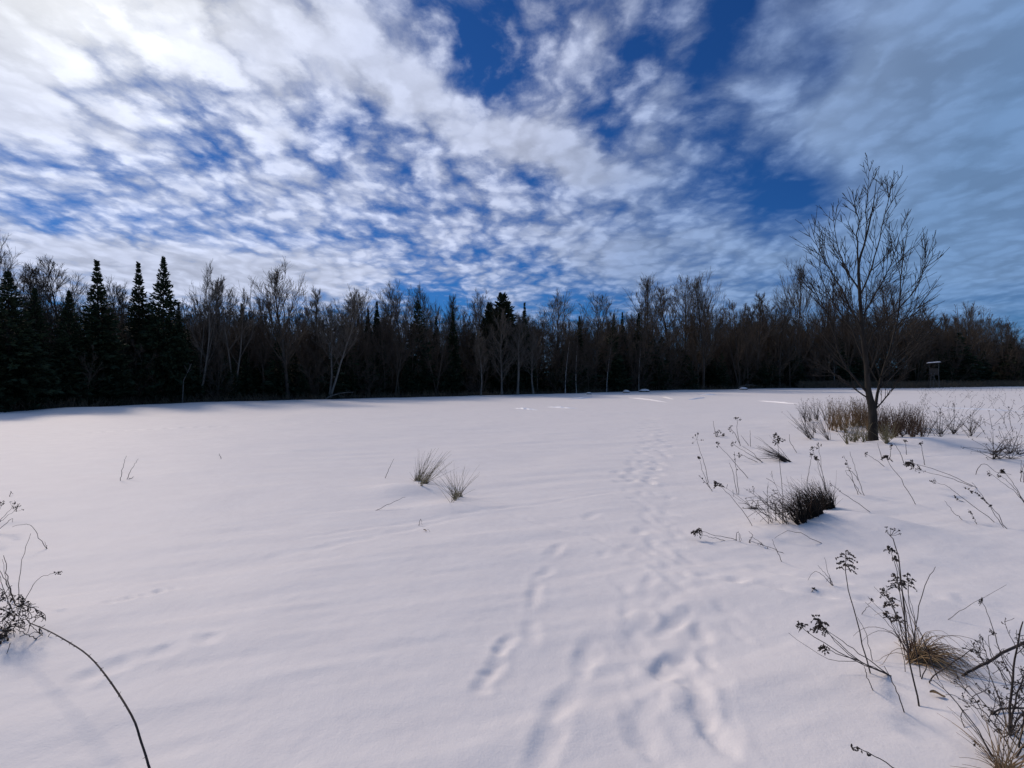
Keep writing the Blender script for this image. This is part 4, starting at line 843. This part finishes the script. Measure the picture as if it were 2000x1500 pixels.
# corner bramble, thick stick, corner grass, dry leaf
cb = thing('bramble_bush', 'leafless dark bramble bush in the lower right corner', 'bramble', ground(1973, 1436))
rg = np.random.default_rng(17)
for pts, r in [([(1973, 1436), (1972, 1390), (1976, 1340), (1982, 1290), (1990, 1240), (1998, 1214)], .0062), ([(1973, 1434), (1980, 1380), (1995, 1330), (2020, 1280)], .0045), ([(1974, 1434), (1990, 1400), (2020, 1380), (2050, 1350)], .004),
        ([(1972, 1430), (1950, 1360), (1930, 1310), (1925, 1270)], .003), ([(1978, 1470), (1960, 1440), (1930, 1400), (1905, 1370), (1880, 1340)], .003), ([(2010, 1470), (1985, 1440), (1960, 1410), (1935, 1380)], .003), ([(1990, 1460), (2000, 1400), (2010, 1340), (2004, 1290)], .004), ([(1985, 1480), (2010, 1440), (2040, 1420)], .004)]:
    L, D = stem_path(pts, rg.normal() * .15, 14); g = Geo(); tubes(g, L[None], (r * (1 - .6 * np.linspace(0, 1, 14)))[None], 5); st = obj('stem', g, 'stem', cb)
    ln = np.linalg.norm(np.diff(L, axis=0), axis=1).sum(); g = Geo(); p, d, l, rr = children(rg, L[None], np.full((1, 14), .003), 11, .2, 1, 25, 65, .15, .4, np.array([ln])); B = walk(rg, p, d, l, 4, .02, .14); tubes(g, B, np.maximum(.0019 * (1 - .4 * np.linspace(0, 1, 5)), .001)[None] * np.ones((len(p), 1)), 3)
    p, d, l2, rr = children(rg, B, np.full((len(B), 5), .0015), 4, .25, 1, 30, 70, .2, .5, l); B = walk(rg, p, d, l2, 3, -.03, .2); tubes(g, B, np.full((len(p), 4), .0011), 3)
    e = np.concatenate([B[:, -1], B[::2, 2]]); octas(g, e[::2], rg.uniform(.002, .0048, len(e[::2])), rg.normal(size=(len(e[::2]), 3))); obj('twigs', g, 'stem', st)
L, D = stem_path([(1928, 1398), (1955, 1400), (2000, 1401), (2050, 1398)], .1, 10, .0); g = Geo(); tubes(g, L[None], np.full((1, 10), .0042), 6); t = tag(obj('fallen_stick', g, 'stem'), 'dark stick lying level across the corner bramble', 'stick')
ts = thing('broken_branch', 'thick dark branch stuck in the snow leaning past the right frame edge', 'branch', ground(1881, 1320))
L, D = stem_path([(1881, 1320), (1910, 1303), (1950, 1282), (2000, 1254), (2050, 1226)], .05, 12, .04); g = Geo(); tubes(g, L[None], np.linspace(.0062, .0075, 12)[None], 8); lb = obj('branch', g, 'stem', ts)
g = Geo(); k = np.array([4, 7, 9]); d = unit(rg.normal(size=(3, 3)) + [0, 0, .6]); tubes(g, np.stack([L[k], L[k] + d * .05], 1), np.tile([.003, .0012], (3, 1)), 4); obj('twig_stubs', g, 'stem', lb)
b = spots(1948, 1985, 1496, 1512, 8, rg); t = thing('corner_grass_tuft', 'tan grass tuft at the bottom of the right corner', 'grass tuft', b.mean(0)); grass_blades(t, 'blades', 'tan', b, 60, .12, .36, -.1, .55, 1.0, .12, .0022, rg, 6, .4)
def leaf(px, py, label, size):
    b = ground(px, py); u = np.linspace(0, 1, 7); g = Geo(); V = []
    for s in u:
        w = math.sin(math.pi * min(s * .95 + .03, 1)) * .4 * size
        for q in (-1, -.4, .4, 1): V.append(b + np.array([(s - .5) * size * .9 + .1 * q * w, -(s - .5) * size * .5 + q * w * .6, .010 + .16 * size * (abs(q) ** 1.5) + .1 * size * math.sin(s * 5)]))
    ix = np.arange(28).reshape(7, 4); g.add(V, np.stack([ix[:-1, :-1], ix[:-1, 1:], ix[1:, 1:], ix[1:, :-1]], -1).reshape(-1, 4)); lt = thing('dry_leaf', label, 'leaf', b); obj('leaf_blade', g, 'tan', lt)
    L = smooth_path([b + [size * .45, -size * .25, .02], b + [size * .9, -size * .6, .03], b + [size * 1.4, -size * 1.3, .012]], 8); g = Geo(); tubes(g, L[None], np.full((1, 8), .0012), 4); obj('leaf_stalk', g, 'stem', lt)
leaf(1831, 1361, 'curled dry brown leaf on the snow in the right foreground', .06)
leaf(830, 1038, 'small dark dry leaf on the snow below the straw tussocks', .045)

# ------------------------------------------------------------------ hunting stand
DS = edge_depth(1825) - 9.5; sx, sz = (1824 - 1000) / 1000 * DS, 0.0; sz = zg(sx, DS); u = DS / 1000.0
hs_ = thing('hunting_stand', 'wooden hunting stand on stilts with a snow-covered roof at the right wood edge', 'hunting stand', (sx, DS, sz))
hs_.rotation_euler = (0, 0, -math.atan(sx / DS)); hs_.scale = (.77, .77, 1)
zr = CAM_H + (735 - 709) * u; w_, d_ = 18 * u, 18 * u; zf = CAM_H + (735 - 732) * u
for ix_ in (-1, 1):
    for iy_ in (-1, 1):
        g = Geo(); tubes(g, np.array([[[sx + ix_ * (w_ * .62), DS + iy_ * d_ * .6, sz - .1], [sx + ix_ * w_ * .5, DS + iy_ * d_ * .5, zf], [sx + ix_ * w_ * .5, DS + iy_ * d_ * .5, zr - .08]]]), np.full((1, 3), .06), 6); obj('post', g, 'greypost' if (ix_ > 0 and iy_ < 0) else 'wood', hs_)
g = Geo(); box(g, (sx, DS, zf), (w_ * 1.15, d_ * 1.15, .08)); obj('platform', g, 'wood', hs_)
for cx, cy, wx, wy in [(0, -.5, 1.0, .03), (0, .5, 1.0, .03), (-.5, 0, .03, 1.0), (.5, 0, .03, 1.0)]:
    for k in range(5):
        g = Geo(); box(g, (sx + cx * w_, DS + cy * d_, zf + .13 + k * .17), (wx * w_ if wx > .1 else .03, wy * d_ if wy > .1 else .03, .155)); obj('plank', g, 'wood', hs_, False)
g = Geo(); tl = .06; rot = np.array([[math.cos(tl), 0, -math.sin(tl)], [0, 1, 0], [math.sin(tl), 0, math.cos(tl)]]); box(g, (sx - .05, DS, zr), (29 * u, d_ * 1.7, .06), rot); rf = obj('roof', g, 'wood', hs_, False)
g = Geo(); nx_, ny_ = 9, 7; V = []
for i in range(nx_):
    for j in range(ny_):
        a, c = i / (nx_ - 1) * 2 - 1, j / (ny_ - 1) * 2 - 1; e = (1 - abs(a) ** 6) * (1 - abs(c) ** 6); V.append((sx - .05 + a * 14.8 * u, DS + c * d_ * .86, zr + a * 14.8 * u * math.sin(tl) + .032 + .13 * e ** .5 + .01 * rng.normal()))
ix = np.arange(nx_ * ny_).reshape(nx_, ny_); g.add(V, np.stack([ix[:-1, :-1], ix[1:, :-1], ix[1:, 1:], ix[:-1, 1:]], -1).reshape(-1, 4)); obj('snow_cap', g, 'snow', rf)
ld = bpy.data.objects.new('ladder', None); COL.objects.link(ld); ld.parent = hs_; ld['_o'] = [sx, DS, sz]
lx = sx - 2.5 * u
for s in (-1, 1):
    g = Geo(); tubes(g, np.array([[[lx + s * 3.4 * u - .1, DS - d_ * .95, sz - .05], [lx + s * 3.0 * u, DS - d_ * .55, zf + .25]]]), np.full((1, 2), .045), 5); obj('rail', g, 'greypost', ld)
for k in range(6):
    f = (k + .7) / 7; g = Geo(); yy = DS - d_ * (.95 - .4 * f); zz_ = sz + (zf + .25 - sz) * f; tubes(g, np.array([[[lx - 3.2 * u, yy, zz_], [lx + 3.0 * u, yy, zz_]]]), np.full((1, 2), .03), 5); obj('rung', g, 'greypost', ld)
g = Geo(); tubes(g, np.array([[[sx + w_ * .62, DS - d_ * .6, sz + .1], [sx - w_ * .1, DS - d_ * .55, zf - .1]]]), np.full((1, 2), .04), 5); obj('brace', g, 'greypost', hs_)

# ------------------------------------------------------------------ snow-capped stones, fallen wood, glint-painted crust lines
for px, py, wd, label in [(1150, 769, 11, 'leftmost small snow-capped stone at the wood edge'), (1223, 766, 15, 'round snow-capped stone left of the biggest one at the wood edge'), (1259, 764.5, 20, 'biggest round snow-capped stone below the leaning fan crown'),
        (1452, 760, 16, 'low snow-capped stone at the wood edge left of the lone tree')]:
    b = ground(px, py + 1.0, False); w = wd / 1000 * b[1]; t = thing('snow_capped_stone', label, 'stone', b, 'snow-capped stones at the wood edge')
    for nm, mt, s0, zo in (('stone', 'darkbark', 1.0, -.05), ('snow_cap', 'snow', .93, .03)):
        g = Geo(); V = []; rgs = np.random.default_rng(int(px)); nr_, ns_ = 6, 14
        for i in range(nr_):
            ph = i / (nr_ - 1) * math.pi / 2
            for j in range(ns_):
                th = j / ns_ * 2 * math.pi; q = 1 + .12 * math.sin(th * 2 + px) + .06 * rgs.normal(); lowz = (.0 if nm == 'stone' else .25)
                V.append(b + np.array([math.cos(ph) * math.cos(th) * w * .5 * q * s0, math.cos(ph) * math.sin(th) * w * .4 * q * s0, zo + min(w, .9) * .32 * (lowz + (1 - lowz) * math.sin(ph)) * (1.0 if wd < 30 else .6)]))
        ix = np.arange(nr_ * ns_).reshape(nr_, ns_); nx = np.roll(ix, -1, 1); g.add(V, np.stack([ix[:-1], nx[:-1], nx[1:], ix[1:]], -1).reshape(-1, 4)); obj(nm, g, mt, t)
for pts, r, mat, label in [([(636, 777), (665, 768), (690, 766)], .05, 'pale', 'pale fallen branch lying at the foot of the low-forked tree'), ([(356, 748), (366, 728), (374, 710)], .028, 'pale', 'short pale broken trunk leaning under the tall many-stemmed tree'), ([(1440, 757), (1460, 752), (1478, 753)], .05, 'pale', 'pale fallen branch at the wood edge left of the lone tree')]:
    d = edge_depth(pts[0][0]) - .25; L = smooth_path([at(x, y, d + .3 * i) for i, (x, y) in enumerate(pts)], 10); L[0][2] = min(L[0][2], zg(L[0][0], L[0][1]) + .02); g = Geo(); tubes(g, L[None], (r * np.linspace(1, .35, 10))[None], 6)
    t = thing('fallen_branch', label, 'branch', L[0]); br = obj('branch', g, mat, t); rg = np.random.default_rng(int(pts[0][0])); p, dd, l, r_ = children(rg, L[None], np.full((1, 10), r * .4), 6, .3, 1, 30, 60, .2, .4, np.array([1.6])); g = Geo(); tubes(g, walk(rg, p, dd, l, 3, .05, .1), np.full((6, 4), r * .22), 4); obj('twigs', g, mat, br)
for a, c in [((1003, 797), (1052, 801)), ((1068, 795), (1128, 798.5)), ((1226, 776), (1302, 786)), ((1293, 775), (1316, 780)), ((1344, 781), (1378, 777)), ((1366, 771), (1400, 771)), ((1480, 783), (1560, 789)), ((1818, 796), (2010, 804)), ((1110, 780), (1160, 776))]:
    A, B = ground(*a, False), ground(*c, False); n = 24; t = np.linspace(0, 1, n)[:, None]; C = A * (1 - t) + B * t; C[:, 1] += .25 * vnoise(t[:, 0] * 9, t[:, 0] * 0 + a[0], 1, 4); C[:, 2] = height(C[:, 0], C[:, 1])
    w = .13 * np.abs(np.sin(np.linspace(.05, math.pi - .05, n))) * (1 + .5 * vnoise(np.linspace(0, 9, n), np.zeros(n) + a[1], 1, 6)) * (A[1] / 25); V = []
    for k in range(n):
        for q, hh in ((-1, -.02), (-.35, .05), (.35, .06), (1, -.02)): V.append(C[k] + np.array([0, q * w[k] * 1.6, hh * (w[k] / .13)]))
    ix = np.arange(n * 4).reshape(n, 4); g = Geo(); g.add(V, np.stack([ix[:-1, :-1], ix[1:, :-1], ix[1:, 1:], ix[:-1, 1:]], -1).reshape(-1, 4)); tag(obj('snow_ridge', g, 'crust'), kind='structure')  # ridge whitened to imitate the glint of sunlit crust

STUFF = {'twigs', 'stems', 'blades', 'seed_heads', 'short_blades', 'dark_blades', 'fine_blades', 'stalks', 'withered_leaves', 'thorns', 'twig_stubs'}
for o in scene.objects:
    if o.parent is not None and o.name.split('.')[0] in STUFF: o['kind'] = 'stuff'
    if '_o' in o: del o['_o']
